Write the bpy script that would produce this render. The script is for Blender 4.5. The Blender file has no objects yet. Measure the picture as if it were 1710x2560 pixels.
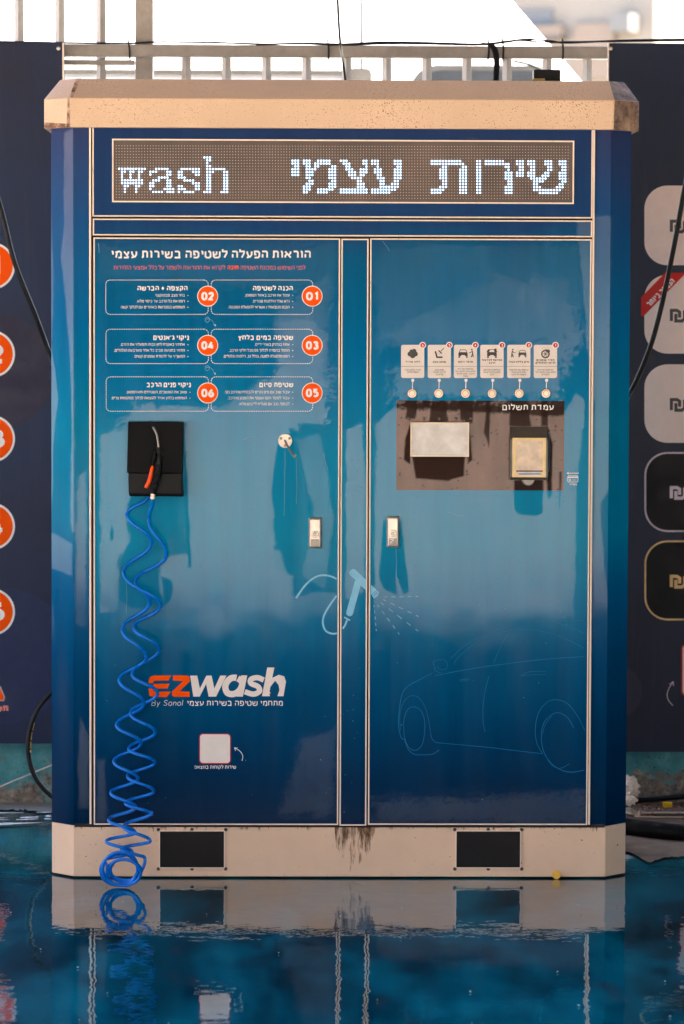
import bpy, bmesh, math, random
import numpy as np
from mathutils import Vector, Matrix
random.seed(7); rng = np.random.default_rng(7)
R = math.radians
sc = bpy.context.scene
COL = sc.collection

# ------------------------------------------------------------------ camera
FPX, PW, PH, D = 8830.0, 1710.0, 2560.0, 8.8          # focal length in photo pixels, photo size, distance to the kiosk front
PITCH, YAW, ROLL = math.atan(510 / 8830), 0.0157, 0.0035
CAMX = -D * math.tan(YAW)
fwd = Vector((math.sin(YAW) * math.cos(PITCH), math.cos(YAW) * math.cos(PITCH), -math.sin(PITCH)))
rt = Vector((math.cos(YAW), -math.sin(YAW), 0)); up = rt.cross(fwd)
rt, up = rt * math.cos(ROLL) + up * math.sin(ROLL), up * math.cos(ROLL) - rt * math.sin(ROLL)

def ray(px, py):
    return fwd + rt * ((px - PW / 2) / FPX) + up * ((PH / 2 - py) / FPX)
_d = ray(850, 2196)
CAM = Vector((CAMX, -D, -_d.z * (D / _d.y)))

def U(px, py, Y=0.0):                                  # photo point -> point of the vertical plane y = Y
    d = ray(px, py); t = (Y - CAM.y) / d.y
    return CAM + d * t

def G(px, py, Z=0.0):                                  # photo point -> point of the horizontal plane z = Z
    d = ray(px, py); t = (Z - CAM.z) / d.z
    return CAM + d * t

def proj_np(P):
    v = P - np.array(CAM)
    z = v @ np.array(fwd)
    return PW / 2 + FPX * (v @ np.array(rt)) / z, PH / 2 - FPX * (v @ np.array(up)) / z

cd = bpy.data.cameras.new('camera'); co = bpy.data.objects.new('camera', cd); COL.objects.link(co)
M = Matrix((rt, up, -fwd)).transposed().to_4x4(); M.translation = CAM
co.matrix_world = M
cd.sensor_fit = 'HORIZONTAL'; cd.sensor_width = 36; cd.lens = 36 * FPX / PW
cd.clip_start = 0.1; cd.clip_end = 2000
cd.dof.use_dof = True; cd.dof.focus_distance = D + 0.02; cd.dof.aperture_fstop = 8.0
sc.camera = co

# ------------------------------------------------------------------ light
w = bpy.data.worlds.new('World'); sc.world = w; w.use_nodes = True
nt = w.node_tree; bg = nt.nodes['Background']
sky = nt.nodes.new('ShaderNodeTexSky'); sky.sky_type = 'NISHITA'; sky.sun_disc = False
to_sun = Vector((0.93, -0.36, 0)).normalized() * math.cos(R(50)) + Vector((0, 0, math.sin(R(50))))
sky.sun_elevation = R(50); sky.sun_rotation = math.atan2(to_sun.x, to_sun.y)
sky.dust_density = 2.0
nt.links.new(sky.outputs[0], bg.inputs[0]); bg.inputs[1].default_value = 0.10
sl = bpy.data.lights.new('sun', 'SUN'); sl.energy = 4.5; sl.angle = R(0.5); sl.color = (1, 0.93, 0.82)
so = bpy.data.objects.new('sun', sl); COL.objects.link(so)
so.rotation_euler = (-to_sun).to_track_quat('-Z', 'Y').to_euler(); so.location = (8, -6, 12)
vs = sc.view_settings
vs.view_transform = 'Standard'; vs.look = 'None'; vs.gamma = 1; vs.use_curve_mapping = False
vs.exposure = 4.22
sc.cycles.max_bounces = 8; sc.cycles.diffuse_bounces = 5; sc.cycles.glossy_bounces = 5
sc.cycles.caustics_reflective = True; sc.cycles.caustics_refractive = False
sc.cycles.sample_clamp_indirect = 3.0; sc.cycles.blur_glossy = 1.0

# ------------------------------------------------------------------ helpers
def lin(r, g, b):
    f = lambda c: ((c / 255 + 0.055) / 1.055) ** 2.4 if c > 10 else c / 255 / 12.92
    return (f(r), f(g), f(b), 1)

class NT:
    def __init__(s, name):
        s.m = bpy.data.materials.new(name); s.m.use_nodes = True; s.t = s.m.node_tree
        s.b = s.t.nodes['Principled BSDF']
    def n(s, typ, **k):
        x = s.t.nodes.new(typ)
        for a, v in k.items():
            if a.startswith('i_'):
                key = a[2:]; key = int(key) if key.isdigit() else key.replace('_', ' ')
                x.inputs[key].default_value = v
            else: setattr(x, a, v)
        return x
    def l(s, a, b): s.t.links.new(a, b)
    def noise(s, scale, detail=4, rough=0.6, vec=None, sx=None):
        x = s.n('ShaderNodeTexNoise'); x.inputs['Scale'].default_value = scale; x.inputs['Detail'].default_value = detail
        x.inputs['Roughness'].default_value = rough
        tc = s.n('ShaderNodeNewGeometry').outputs['Position']
        if sx:
            mp = s.n('ShaderNodeMapping'); mp.inputs['Scale'].default_value = sx; s.l(tc, mp.inputs[0]); tc = mp.outputs[0]
        s.l(tc, x.inputs['Vector'])
        return x.outputs['Fac']
    def ramp(s, fac, stops, interp='LINEAR'):
        x = s.n('ShaderNodeValToRGB'); r = x.color_ramp; r.interpolation = interp
        while len(r.elements) < len(stops): r.elements.new(0.5)
        for e, (p, c) in zip(r.elements, stops):
            e.position = p; e.color = c if len(c) == 4 else (*c, 1)
        s.l(fac, x.inputs[0]); return x.outputs[0]
    def mix(s, fac, a, b, mode='MIX'):
        x = s.n('ShaderNodeMix', data_type='RGBA', blend_type=mode)
        for v, k in ((fac, 0), (a, 6), (b, 7)):
            if hasattr(v, 'is_linked') or hasattr(v, 'links'): s.l(v, x.inputs[k])
            else: x.inputs[k].default_value = v
        return x.outputs[2]
    def bump(s, h, strength=0.2, dist=0.002):
        x = s.n('ShaderNodeBump'); x.inputs['Strength'].default_value = strength; x.inputs['Distance'].default_value = dist
        s.l(h, x.inputs['Height']); s.l(x.outputs[0], s.b.inputs['Normal'])
    def set(s, **k):
        for a, v in k.items():
            inp = s.b.inputs[a.replace('_', ' ')]
            if hasattr(v, 'links') : s.l(v, inp)
            else: inp.default_value = v
        return s

W1 = (1, 1, 1, 1); K0 = (0, 0, 0, 1)
def gray(v): return (v, v, v, 1)

def simple(name, col, rough=0.5, metal=0.0, var=0.12, scale=30, spec=0.5, bump=0.0):
    t = NT(name)
    f = t.noise(scale, 5)
    d = tuple(c * (1 - var) for c in col[:3]) + (1,); l_ = tuple(min(1, c * (1 + var)) for c in col[:3]) + (1,)
    t.set(Base_Color=t.ramp(f, [(0.3, d), (0.7, l_)]), Metallic=metal, Specular_IOR_Level=spec)
    t.set(Roughness=t.ramp(t.noise(scale * 0.6, 3), [(0.3, gray(max(0.02, rough * 0.8))), (0.7, gray(min(1, rough * 1.2)))]))
    if bump: t.bump(t.noise(scale * 6, 4), bump)
    return t.m

class MB:
    """collects shapes; build() links them as ONE mesh object"""
    def __init__(s): s.v = []; s.f = []; s.layer = 0
    def add(s, vs_, fs):
        o = len(s.v); s.v += [tuple(p) for p in vs_]; s.f += [tuple(i + o for i in f) for f in fs]; return s
    def box(s, x0, x1, y0, y1, z0, z1):
        return s.add([(x0, y0, z0), (x1, y0, z0), (x1, y1, z0), (x0, y1, z0), (x0, y0, z1), (x1, y0, z1), (x1, y1, z1), (x0, y1, z1)],
                     [(3, 2, 1, 0), (4, 5, 6, 7), (0, 1, 5, 4), (1, 2, 6, 5), (2, 3, 7, 6), (3, 0, 4, 7)])
    def prism(s, pts, a, b):                            # closed outline pts (3D), from offset a to offset b
        n = len(pts); A = [Vector(p) + Vector(a) for p in pts]; B = [Vector(p) + Vector(b) for p in pts]
        return s.add(A + B, [tuple(range(n)), tuple(range(2 * n - 1, n - 1, -1))] + [(i, i + n, (i + 1) % n + n, (i + 1) % n) for i in range(n)])
    def loft(s, rings, cap=True, closed=True):
        n = len(rings[0]); o = len(s.v)
        for r in rings: s.v += [tuple(p) for p in r]
        for k in range(len(rings) - 1):
            for i in range(n if closed else n - 1):
                a = o + k * n + i; b = o + k * n + (i + 1) % n
                s.f.append((a, b, b + n, a + n))
        if cap:
            s.f.append(tuple(o + i for i in range(n - 1, -1, -1))); s.f.append(tuple(o + (len(rings) - 1) * n + i for i in range(n)))
        return s
    def tube(s, pts, r, n=10, cap=True, twist=0):
        pts = [Vector(p) for p in pts]; rings = []
        nrm = None
        for i, p in enumerate(pts):
            t = (pts[min(i + 1, len(pts) - 1)] - pts[max(i - 1, 0)]).normalized()
            if nrm is None:
                nrm = t.orthogonal().normalized()
            else:
                nrm = (nrm - t * nrm.dot(t)).normalized()
            bn = t.cross(nrm); rr = r[i] if hasattr(r, '__len__') else r
            rings.append([p + (nrm * math.cos(2 * math.pi * k / n) + bn * math.sin(2 * math.pi * k / n)) * rr for k in range(n)])
        return s.loft(rings, cap)
    def lathe(s, c, axis, prof, n=24):                  # prof: (radius, distance along axis)
        c = Vector(c); ax = Vector(axis).normalized(); u = ax.orthogonal().normalized(); v = ax.cross(u)
        return s.loft([[c + ax * h + (u * math.cos(2 * math.pi * k / n) + v * math.sin(2 * math.pi * k / n)) * max(r, 1e-5) for k in range(n)] for r, h in prof], True)
    # flat print on the vertical plane y = Y, outline given in photo pixels
    def poly(s, pts, Y, step=True):
        if step: s.layer += 1
        yy = Y - s.layer * 0.00002
        return s.add([U(x, y, yy) for x, y in pts], [tuple(range(len(pts) - 1, -1, -1))])
    def line(s, pts, wd, Y, closed=False):
        s.layer += 1; yy = Y - s.layer * 0.00002
        A, B = ribbon(pts, wd, closed); n = len(A)
        return s.add([U(x, y, yy) for x, y in A] + [U(x, y, yy) for x, y in B],
                     [(i, i + n, (i + 1) % n + n, (i + 1) % n) for i in range(n if closed else n - 1)])
    def disc(s, x, y, r, Y, n=28, ry=None):
        return s.poly([(x + r * math.cos(2 * math.pi * k / n), y + (ry or r) * math.sin(2 * math.pi * k / n)) for k in range(n)], Y)
    def ring(s, x, y, r, wd, Y, n=28):
        return s.line([(x + r * math.cos(2 * math.pi * k / n), y + r * math.sin(2 * math.pi * k / n)) for k in range(n)], wd, Y, True)
    def build(s, name, mat, parent=None, smooth=False, bevel=0, seg=2, label=None):
        me = bpy.data.meshes.new(name); me.from_pydata(s.v, [], s.f); me.update()
        o = bpy.data.objects.new(name, me); COL.objects.link(o)
        if mat: me.materials.append(mat)
        if smooth: me.polygons.foreach_set('use_smooth', [True] * len(me.polygons))
        if bevel:
            m = o.modifiers.new('bevel', 'BEVEL'); m.width = bevel; m.segments = seg; m.limit_method = 'ANGLE'; m.angle_limit = R(35)
        if smooth and bevel == 0:
            pass
        if parent: o.parent = parent
        if label: o['label'] = label
        return o

def ribbon(pts, wd, closed=False):
    n = len(pts); A = []; B = []
    for i, (x, y) in enumerate(pts):
        if closed: p, q = pts[i - 1], pts[(i + 1) % n]
        else: p, q = pts[max(i - 1, 0)], pts[min(i + 1, n - 1)]
        d1 = (x - p[0], y - p[1]); d2 = (q[0] - x, q[1] - y)
        l1 = math.hypot(*d1) or 1; l2 = math.hypot(*d2) or 1
        if not closed and i == 0: d1, l1 = d2, l2
        if not closed and i == n - 1: d2, l2 = d1, l1
        n1 = (-d1[1] / l1, d1[0] / l1); n2 = (-d2[1] / l2, d2[0] / l2)
        m = (n1[0] + n2[0], n1[1] + n2[1]); ml = math.hypot(*m) or 1; m = (m[0] / ml, m[1] / ml)
        k = min(1.7, 1 / max(0.3, m[0] * n1[0] + m[1] * n1[1])) * wd / 2
        A.append((x + m[0] * k, y + m[1] * k)); B.append((x - m[0] * k, y - m[1] * k))
    return A, B

def smooth(pts, n=6, closed=False):                     # Catmull-Rom through tuples or vectors
    P = [Vector(p) if len(p) == 3 else Vector((p[0], p[1], 0)) for p in pts]; two = len(pts[0]) == 2
    out = []; N = len(P)
    for i in range(N if closed else N - 1):
        if closed: a, b, c, d = P[i - 1], P[i], P[(i + 1) % N], P[(i + 2) % N]
        else: a, b, c, d = P[max(i - 1, 0)], P[i], P[i + 1], P[min(i + 2, N - 1)]
        for k in range(n):
            t = k / n
            out.append(0.5 * (2 * b + (c - a) * t + (2 * a - 5 * b + 4 * c - d) * t * t + (3 * b - a - 3 * c + d) * t ** 3))
    if not closed: out.append(P[-1])
    return [(p.x, p.y) for p in out] if two else out

def rrect(x0, y0, x1, y1, r, n=5):
    o = []
    for cx, cy, a in ((x1 - r, y0 + r, -90), (x1 - r, y1 - r, 0), (x0 + r, y1 - r, 90), (x0 + r, y0 + r, 180)):
        for k in range(n + 1):
            t = R(a + 90 * k / n); o.append((cx + r * math.cos(t), cy + r * math.sin(t)))
    return o

def thing(name, label, cat, loc=(0, 0, 0), group=None):
    o = bpy.data.objects.new(name, None); COL.objects.link(o); o.empty_display_size = 0.1
    o.location = loc; o['label'] = label; o['category'] = cat
    if group: o['group'] = group
    return o

def keep(parent, *objs):                                # parent meshes built in world space to an Empty standing at its base
    for o in objs:
        o.parent = parent
        o.matrix_parent_inverse = Matrix.Translation(-parent.location)

def tag(o, label, cat, group=None):
    o['label'] = label; o['category'] = cat
    if group: o['group'] = group
    return o

def struct(o): o['kind'] = 'structure'; return o

# ------------------------------------------------------------------ stroke lettering (Hebrew, digits, a few Latin letters)
GL = {
 'א': (.8, [[(0, 1), (.8, 0)], [(.78, 1), (.76, .72), (.52, .42)], [(.02, 0), (.04, .32), (.28, .6)]]),
 'ב': (.78, [[(.02, 1), (.5, 1), (.64, .86), (.64, 0)], [(0, 0), (.78, 0)]]),
 'ג': (.46, [[(.02, 1), (.26, 1), (.36, .88), (.46, 0)], [(.41, .3), (0, 0)]]),
 'ד': (.74, [[(0, 1), (.74, 1)], [(.58, 1), (.58, 0)]]),
 'ה': (.7, [[(0, 1), (.56, 1), (.7, .86), (.7, 0)], [(.06, 0), (.06, .58)]]),
 'ו': (.2, [[(0, 1), (.1, 1), (.2, .88), (.2, 0)]]),
 'ז': (.42, [[(0, 1), (.42, 1)], [(.24, 1), (.2, 0)]]),
 'ח': (.7, [[(.04, 0), (.04, 1), (.56, 1), (.7, .86), (.7, 0)]]),
 'ט': (.72, [[(0, 1), (0, .18), (.16, 0), (.56, 0), (.72, .18), (.72, .8), (.58, 1), (.38, 1)]]),
 'י': (.18, [[(0, 1), (.08, 1), (.18, .9), (.18, .5)]]),
 'כ': (.6, [[(0, 1), (.38, 1), (.6, .78), (.6, .22), (.38, 0), (0, 0)]]),
 'ך': (.62, [[(0, 1), (.48, 1), (.62, .86), (.62, -.34)]]),
 'ל': (.56, [[(0, 1.36), (0, 1), (.56, 1), (.56, .7), (.24, 0)]]),
 'ם': (.7, [[(0, 1), (.56, 1), (.7, .86), (.7, 0), (.06, 0), (.06, 1)]]),
 'מ': (.74, [[(0, 1), (.16, .7), (.04, 0)], [(.14, .76), (.3, .98), (.54, 1), (.74, .8), (.74, 0), (.36, 0)]]),
 'נ': (.36, [[(.02, 1), (.2, 1), (.36, .86), (.36, 0), (0, 0)]]),
 'ן': (.18, [[(0, 1), (.08, 1), (.18, .9), (.18, -.34)]]),
 'ס': (.72, [[(0, 1), (.54, 1), (.72, .8), (.7, .3), (.48, 0), (.26, 0), (.06, .3), (.06, 1)]]),
 'ע': (.68, [[(.02, 1), (.12, .55), (.34, .08)], [(.68, 1), (.68, .5), (.5, .16), (0, 0)]]),
 'פ': (.68, [[(.28, .48), (.06, .5), (.04, 1), (.48, 1), (.68, .8), (.68, .18), (.5, 0), (0, 0)]]),
 'ף': (.68, [[(.28, .48), (.06, .5), (.04, 1), (.54, 1), (.68, .84), (.68, -.34)]]),
 'צ': (.68, [[(.02, 1), (.66, .02)], [(.66, 1), (.6, .66), (.38, .46)], [(0, 0), (.68, 0)]]),
 'ץ': (.58, [[(0, 1), (.08, .66), (.26, .5), (.26, -.34)], [(.58, 1), (.54, .66), (.26, .46)]]),
 'ק': (.68, [[(0, 1), (.54, 1), (.68, .86), (.66, .56), (.42, 0)], [(.06, .6), (.06, -.34)]]),
 'ר': (.6, [[(0, 1), (.44, 1), (.6, .84), (.6, 0)]]),
 'ש': (.9, [[(0, 1), (.03, .2), (.2, 0), (.7, 0), (.88, .2), (.9, 1)], [(.46, 1), (.43, .55), (.05, .38)]]),
 'ת': (.74, [[(.04, 1), (.6, 1), (.74, .86), (.74, 0)], [(.16, 1), (.16, .12), (0, 0)]]),
 '0': (.62, [smooth([(.31, 1), (.56, .85), (.62, .5), (.56, .15), (.31, 0), (.06, .15), (0, .5), (.06, .85)], 3, True) + [(.31, 1)]]),
 '1': (.24, [[(0, .82), (.22, 1), (.22, 0)]]),
 '2': (.58, [smooth([(0, .74), (.08, .92), (.28, 1), (.5, .92), (.55, .7), (.44, .48), (0, 0)], 3) + [(.58, 0)]]),
 '3': (.56, [smooth([(0, .88), (.26, 1), (.5, .9), (.5, .66), (.24, .54)], 3), smooth([(.24, .54), (.56, .4), (.54, .12), (.28, 0), (0, .12)], 3)]),
 '4': (.66, [[(.42, 1), (0, .26), (.66, .26)], [(.5, .62), (.5, 0)]]),
 '5': (.56, [[(.54, 1), (.1, 1), (.06, .56)], smooth([(.06, .56), (.32, .64), (.56, .46), (.54, .14), (.28, 0), (0, .1)], 3)]),
 '6': (.58, [smooth([(.44, 1), (.14, .66), (0, .3), (.12, .05), (.3, 0), (.54, .12), (.57, .36), (.38, .57), (.1, .46)], 3)]),
 '.': (.06, [[(.0, -.02), (.0, .1)]]), ',': (.1, [[(.08, .1), (0, -.16)]]), '/': (.36, [[(0, -.1), (.36, 1.05)]]),
 '+': (.66, [[(0, .5), (.66, .5)], [(.33, .04), (.33, .96)]]), "'": (.08, [[(.08, 1.1), (.0, .8)]]), '-': (.36, [[(0, .45), (.36, .45)]]),
 'B': (.56, [[(0, 0), (0, 1), (.36, 1), (.5, .88), (.5, .66), (.36, .53), (0, .53)], [(.36, .53), (.56, .4), (.56, .12), (.38, 0), (0, 0)]]),
 'y': (.44, [[(0, .68), (.22, .02)], [(.44, .68), (.1, -.3)]]),
 'S': (.54, [smooth([(.54, .86), (.28, 1), (.04, .8), (.14, .58), (.42, .44), (.54, .22), (.28, 0), (0, .14)], 3)]),
 'o': (.5, [smooth([(.25, .68), (.45, .58), (.5, .34), (.45, .1), (.25, 0), (.05, .1), (0, .34), (.05, .58)], 3, True) + [(.25, .68)]]),
 'n': (.42, [[(0, 0), (0, .68)], [(0, .42), (.12, .62), (.28, .66), (.42, .5), (.42, 0)]]),
 'l': (.02, [[(0, 0), (0, 1.04)]]),
 '₪': (1.0, [[(0, 0), (0, 1), (.42, 1), (.62, .84), (.62, .32)], [(.34, .68), (.34, 0), (.8, 0), (1.0, .2), (1.0, 1)]]),
}
def text(mb, s, xl, xr, yt, yb, t, Y, rtl=True, slant=0.0, fit=True, rot=None):
    H = yb - yt; items = []; x = 0.0
    for ch in s:
        if ch == ' ': x += 0.34 * H; continue
        wd = GL[ch][0] * H * 0.86; items.append((ch, x, wd)); x += wd + t + 0.13 * H
    tot = x - 0.13 * H; k = (xr - xl) / tot if fit else 1.0
    for ch, x0, wd in items:
        for st in GL[ch][1]:
            pts = []
            for gx, gy in st:
                u = (x0 + t / 2 + gx / GL[ch][0] * wd) if not rtl else (x0 + t / 2 + (1 - gx / GL[ch][0]) * wd)
                py = yb - t / 2 - gy * (H - t)
                px = (xr - u * k) if rtl else (xl + u * k)
                px += slant * (yb - py)
                if rot:
                    cx, cy, a = rot; dx, dy = px - cx, py - cy
                    px, py = cx + dx * math.cos(a) + dy * math.sin(a), cy - dx * math.sin(a) + dy * math.cos(a)
                pts.append((px, py))
            mb.line(pts, t, Y)
    return mb

# ------------------------------------------------------------------ numpy noise + the dirt film field of the kiosk skin (photo-pixel units ~ millimetres)
def vnoise(x, y, seed):
    g = np.random.default_rng(seed).random((128, 128))
    xi = np.floor(x).astype(int); yi = np.floor(y).astype(int); fx = x - xi; fy = y - yi
    fx = fx * fx * (3 - 2 * fx); fy = fy * fy * (3 - 2 * fy)
    a = g[xi % 128, yi % 128]; b = g[(xi + 1) % 128, yi % 128]; c = g[xi % 128, (yi + 1) % 128]; d = g[(xi + 1) % 128, (yi + 1) % 128]
    return (a * (1 - fx) + b * fx) * (1 - fy) + (c * (1 - fx) + d * fx) * fy
def fbm(x, y, sx, sy, seed, o=4):
    r = 0; a = 0.5
    for i in range(o):
        r = r + a * vnoise(x / sx * 2 ** i + 17.3 * i, y / sy * 2 ** i + 9.1 * i, seed + i); a *= 0.5
    return r / (1 - 0.5 ** o)
def sst(a, b, x): t = np.clip((x - a) / (b - a), 0, 1); return t * t * (3 - 2 * t)

def blob(u, v, pts, soft=4, jag=5, seed=1):
    """1 inside a closed polygon (pixel points), with a soft ragged edge"""
    uu = u + (fbm(u, v, 14, 30, seed) - .5) * 2 * jag; vv = v + (fbm(u, v, 18, 14, seed + 9) - .5) * 2 * jag
    inside = np.zeros(u.shape, bool); dmin = np.full(u.shape, 1e9)
    n = len(pts)
    for i in range(n):
        x1, y1 = pts[i]; x2, y2 = pts[(i + 1) % n]
        if y1 != y2:
            c = ((y1 > vv) != (y2 > vv)) & (uu < (x2 - x1) * (vv - y1) / (y2 - y1) + x1); inside ^= c
        L = (x2 - x1) ** 2 + (y2 - y1) ** 2 + 1e-9
        t = np.clip(((uu - x1) * (x2 - x1) + (vv - y1) * (y2 - y1)) / L, 0, 1)
        dmin = np.minimum(dmin, np.hypot(uu - x1 - t * (x2 - x1), vv - y1 - t * (y2 - y1)))
    sd = np.where(inside, dmin, -dmin)
    if soft > 9:                                         # orange-peel: the edge of the film breaks up into fine flecks
        sd = sd + (fbm(u, v, 5.5, 3.6, seed + 21, 2) - .5) * soft * 2.6; soft = soft * .55
    elif soft > 3: sd = sd + (fbm(u, v, 6, 5, seed + 21, 2) - .5) * soft * 1.6
    return sst(-soft, soft, sd)

FILM = [  # polygons of dried film and of one reflection: (amount, edge softness, raggedness, points)
 (.9, 14, 14, [(262, 1098), (300, 1055), (340, 1010), (560, 1020), (700, 930), (705, 800), (770, 790), (812, 850), (815, 1050), (722, 1075), (690, 1110), (690, 1290), (600, 1320), (490, 1390), (470, 1330), (460, 1200), (462, 1060), (300, 1060), (262, 1120)]),
 (.95, 5, 5, [(250, 1090), (330, 1060), (330, 1360), (296, 1390), (296, 1530), (252, 1530)]),
 (.9, 5, 5, [(468, 1050), (700, 1080), (676, 1230), (690, 1420), (730, 1440), (728, 1660), (420, 1660), (400, 1400), (470, 1380)]),
 (.5, 6, 8, [(440, 1395), (700, 1375), (735, 1490), (840, 1480), (840, 1660), (300, 1660), (300, 1510)]),
 (.5, 20, 20, [(690, 760), (820, 690), (826, 1000), (700, 1010)]),
 (.35, 5, 6, [(742, 1100), (800, 1080), (832, 1300), (812, 1470), (752, 1440), (790, 1300)]),
 (.95, 5, 4, [(940, 1060), (985, 1020), (1405, 1040), (1440, 985), (1462, 1000), (1440, 1230), (1432, 1660), (936, 1660)]),
 (.6, 26, 26, [(1230, 690), (1440, 760), (1455, 860), (1420, 880), (1404, 930), (1396, 1000), (985, 1000), (980, 930), (1400, 840)]),
 (.5, 20, 26, [(960, 840), (1240, 690), (1430, 700), (1400, 860), (980, 860)]),
 (.3, 20, 20, [(935, 610), (1460, 610), (1460, 820), (935, 870)]),
 (.25, 20, 20, [(240, 605), (840, 605), (840, 720), (240, 700)]),
 (.95, 4, 5, [(866, 1075), (906, 1060), (912, 1230), (908, 1480), (866, 1500)]),
 (.7, 6, 5, [(196, 1190), (214, 1180), (216, 1300), (212, 1570), (190, 1560), (192, 1290)]),
 (.6, 3, 5, [(200, 1790), (222, 1840), (222, 2020), (196, 2020), (194, 1900)]),
 (.7, 3, 3, [(1486, 1000), (1524, 960), (1524, 1220), (1500, 1260), (1510, 1420), (1522, 1500), (1516, 1640), (1480, 1660)]),
 (.8, 4, 5, [(1440, 540), (1532, 540), (1524, 1000), (1480, 1000)]),
 (.7, 6, 6, [(244, 1900), (262, 1900), (266, 2056), (240, 2056)]),
 (.6, 25, 16, [(936, 2000), (1460, 1980), (1466, 2060), (936, 2060)]),
 (.5, 16, 14, [(750, 1850), (838, 1820), (840, 2040), (700, 2040), (720, 1960)]),
 (.8, 2, 3, [(126, 500), (132, 620), (134, 740), (128, 860), (140, 950), (146, 1000), (136, 1060), (131, 1200), (128, 1290), (125, 1290)]),
 (.8, 2, 3, [(184, 320), (160, 330), (160, 560), (152, 640), (166, 780), (176, 900), (180, 1080), (178, 1200), (176, 1300), (182, 1330), (186, 1330)]),
 (.8, 2, 2, [(127, 1500), (133, 1520), (147, 1660), (145, 1700), (136, 1704), (128, 1680)]),
 (.6, 2, 2, [(127, 1330), (180, 1360), (180, 1440), (127, 1420)]),  # bright reflection on the left chamfer, drawn as a film patch
]
CLEAN = [  # rinsed tracks below the fittings
 (1, 3, 3, [(958, 1300), (1004, 1300), (1014, 1400), (1024, 1480), (1010, 1486), (988, 1440), (992, 1490), (956, 1470), (946, 1440)]),
 (1, 2, 2, [(1286, 1200), (1358, 1200), (1358, 1282), (1340, 1290), (1296, 1286), (1285, 1270)]),
 (1, 2, 2, [(1368, 1060), (1382, 1110), (1380, 1240), (1370, 1250), (1366, 1200)]),
 (1, 2, 2, [(1404, 1180), (1400, 1270), (1396, 1270), (1398, 1180)]),
 (1, 2, 2, [(1028, 1130), (1165, 1130), (1160, 1190), (1120, 1202), (1040, 1196)]),
 (1, 2, 2, [(1026, 1056), (1012, 1100), (1010, 1150), (1026, 1160)]),
 (1, 2, 2, [(1170, 1058), (1178, 1110), (1182, 1150), (1170, 1160)]),
 (.9, 2, 3, [(1020, 990), (1012, 1046), (1040, 1048), (1044, 990)]),
 (.9, 2, 3, [(1082, 990), (1072, 1056), (1120, 1056), (1112, 990)]),
 (.9, 2, 3, [(1150, 990), (1150, 1050), (1182, 1060), (1186, 990)]),
 (.9, 2, 3, [(1216, 990), (1210, 1080), (1222, 1120), (1226, 990)]),
 (.9, 2, 3, [(1278, 990), (1274, 1066), (1328, 1066), (1316, 990)]),
 (.9, 2, 3, [(1350, 990), (1354, 1066), (1368, 1066), (1368, 990)]),
 (1, 3, 3, [(696, 1100), (732, 1100), (740, 1180), (740, 1310), (720, 1300), (690, 1330), (676, 1230)]),
 (1, 4, 4, [(330, 1340), (398, 1338), (402, 1520), (330, 1520), (298, 1500), (300, 1400)]),
 (1, 4, 5, [(322, 1240), (446, 1240), (438, 1330), (400, 1390), (330, 1372), (314, 1300)]),
 (1, 3, 3, [(404, 1440), (432, 1450), (430, 1500), (408, 1520)]),
 (1, 3, 3, [(462, 1060), (470, 1200), (480, 1420), (470, 1420), (458, 1240), (455, 1060)]),
 (1, 2, 2, [(277, 1310), (286, 1330), (284, 1352), (274, 1352)]),
]
def film_field(u, v):
    f = np.zeros(u.shape)
    base = 0.01 + 0.09 * (fbm(u, v, 26, 420, 40) - .35) * 2
    f = np.maximum(f, base)
    for k, (a, s, j, p) in enumerate(FILM):
        lo = (min(q[0] for q in p) - 40, max(q[0] for q in p) + 40, min(q[1] for q in p) - 40, max(q[1] for q in p) + 40)
        m = (u > lo[0]) & (u < lo[1]) & (v > lo[2]) & (v < lo[3])
        if m.any():
            f[m] = np.maximum(f[m], a * blob(u[m], v[m], p, s, j, 60 + k * 3))
    env = 1 - sst(1400, 1630, v + (fbm(u, v, 90, 60, 410) - .5) * 160)  # fades the film low down, where the panel reflection ends
    env = np.where(v > 1720, 1, env) * (.62 + .55 * fbm(u, v, 70, 150, 420))
    f = np.maximum(base, f * np.minimum(env, 1))
    for k, (a, s, j, p) in enumerate(CLEAN):
        lo = (min(q[0] for q in p) - 20, max(q[0] for q in p) + 20, min(q[1] for q in p) - 20, max(q[1] for q in p) + 20)
        m = (u > lo[0]) & (u < lo[1]) & (v > lo[2]) & (v < lo[3])
        if m.any(): f[m] *= 1 - a * blob(u[m], v[m], p, s, j, 200 + k * 3)
    f *= 0.84 + 0.32 * fbm(u, v, 30, 200, 300)
    f *= 0.94 + 0.12 * vnoise(u / 1.6, v / 1.1, 340)
    sp = fbm(u, v, 4.2, 4.6, 330, 2); f *= 1 - 0.95 * sst(.83, .87, sp)       # tiny bare specks
    return np.clip(f, 0, 1)

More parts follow.
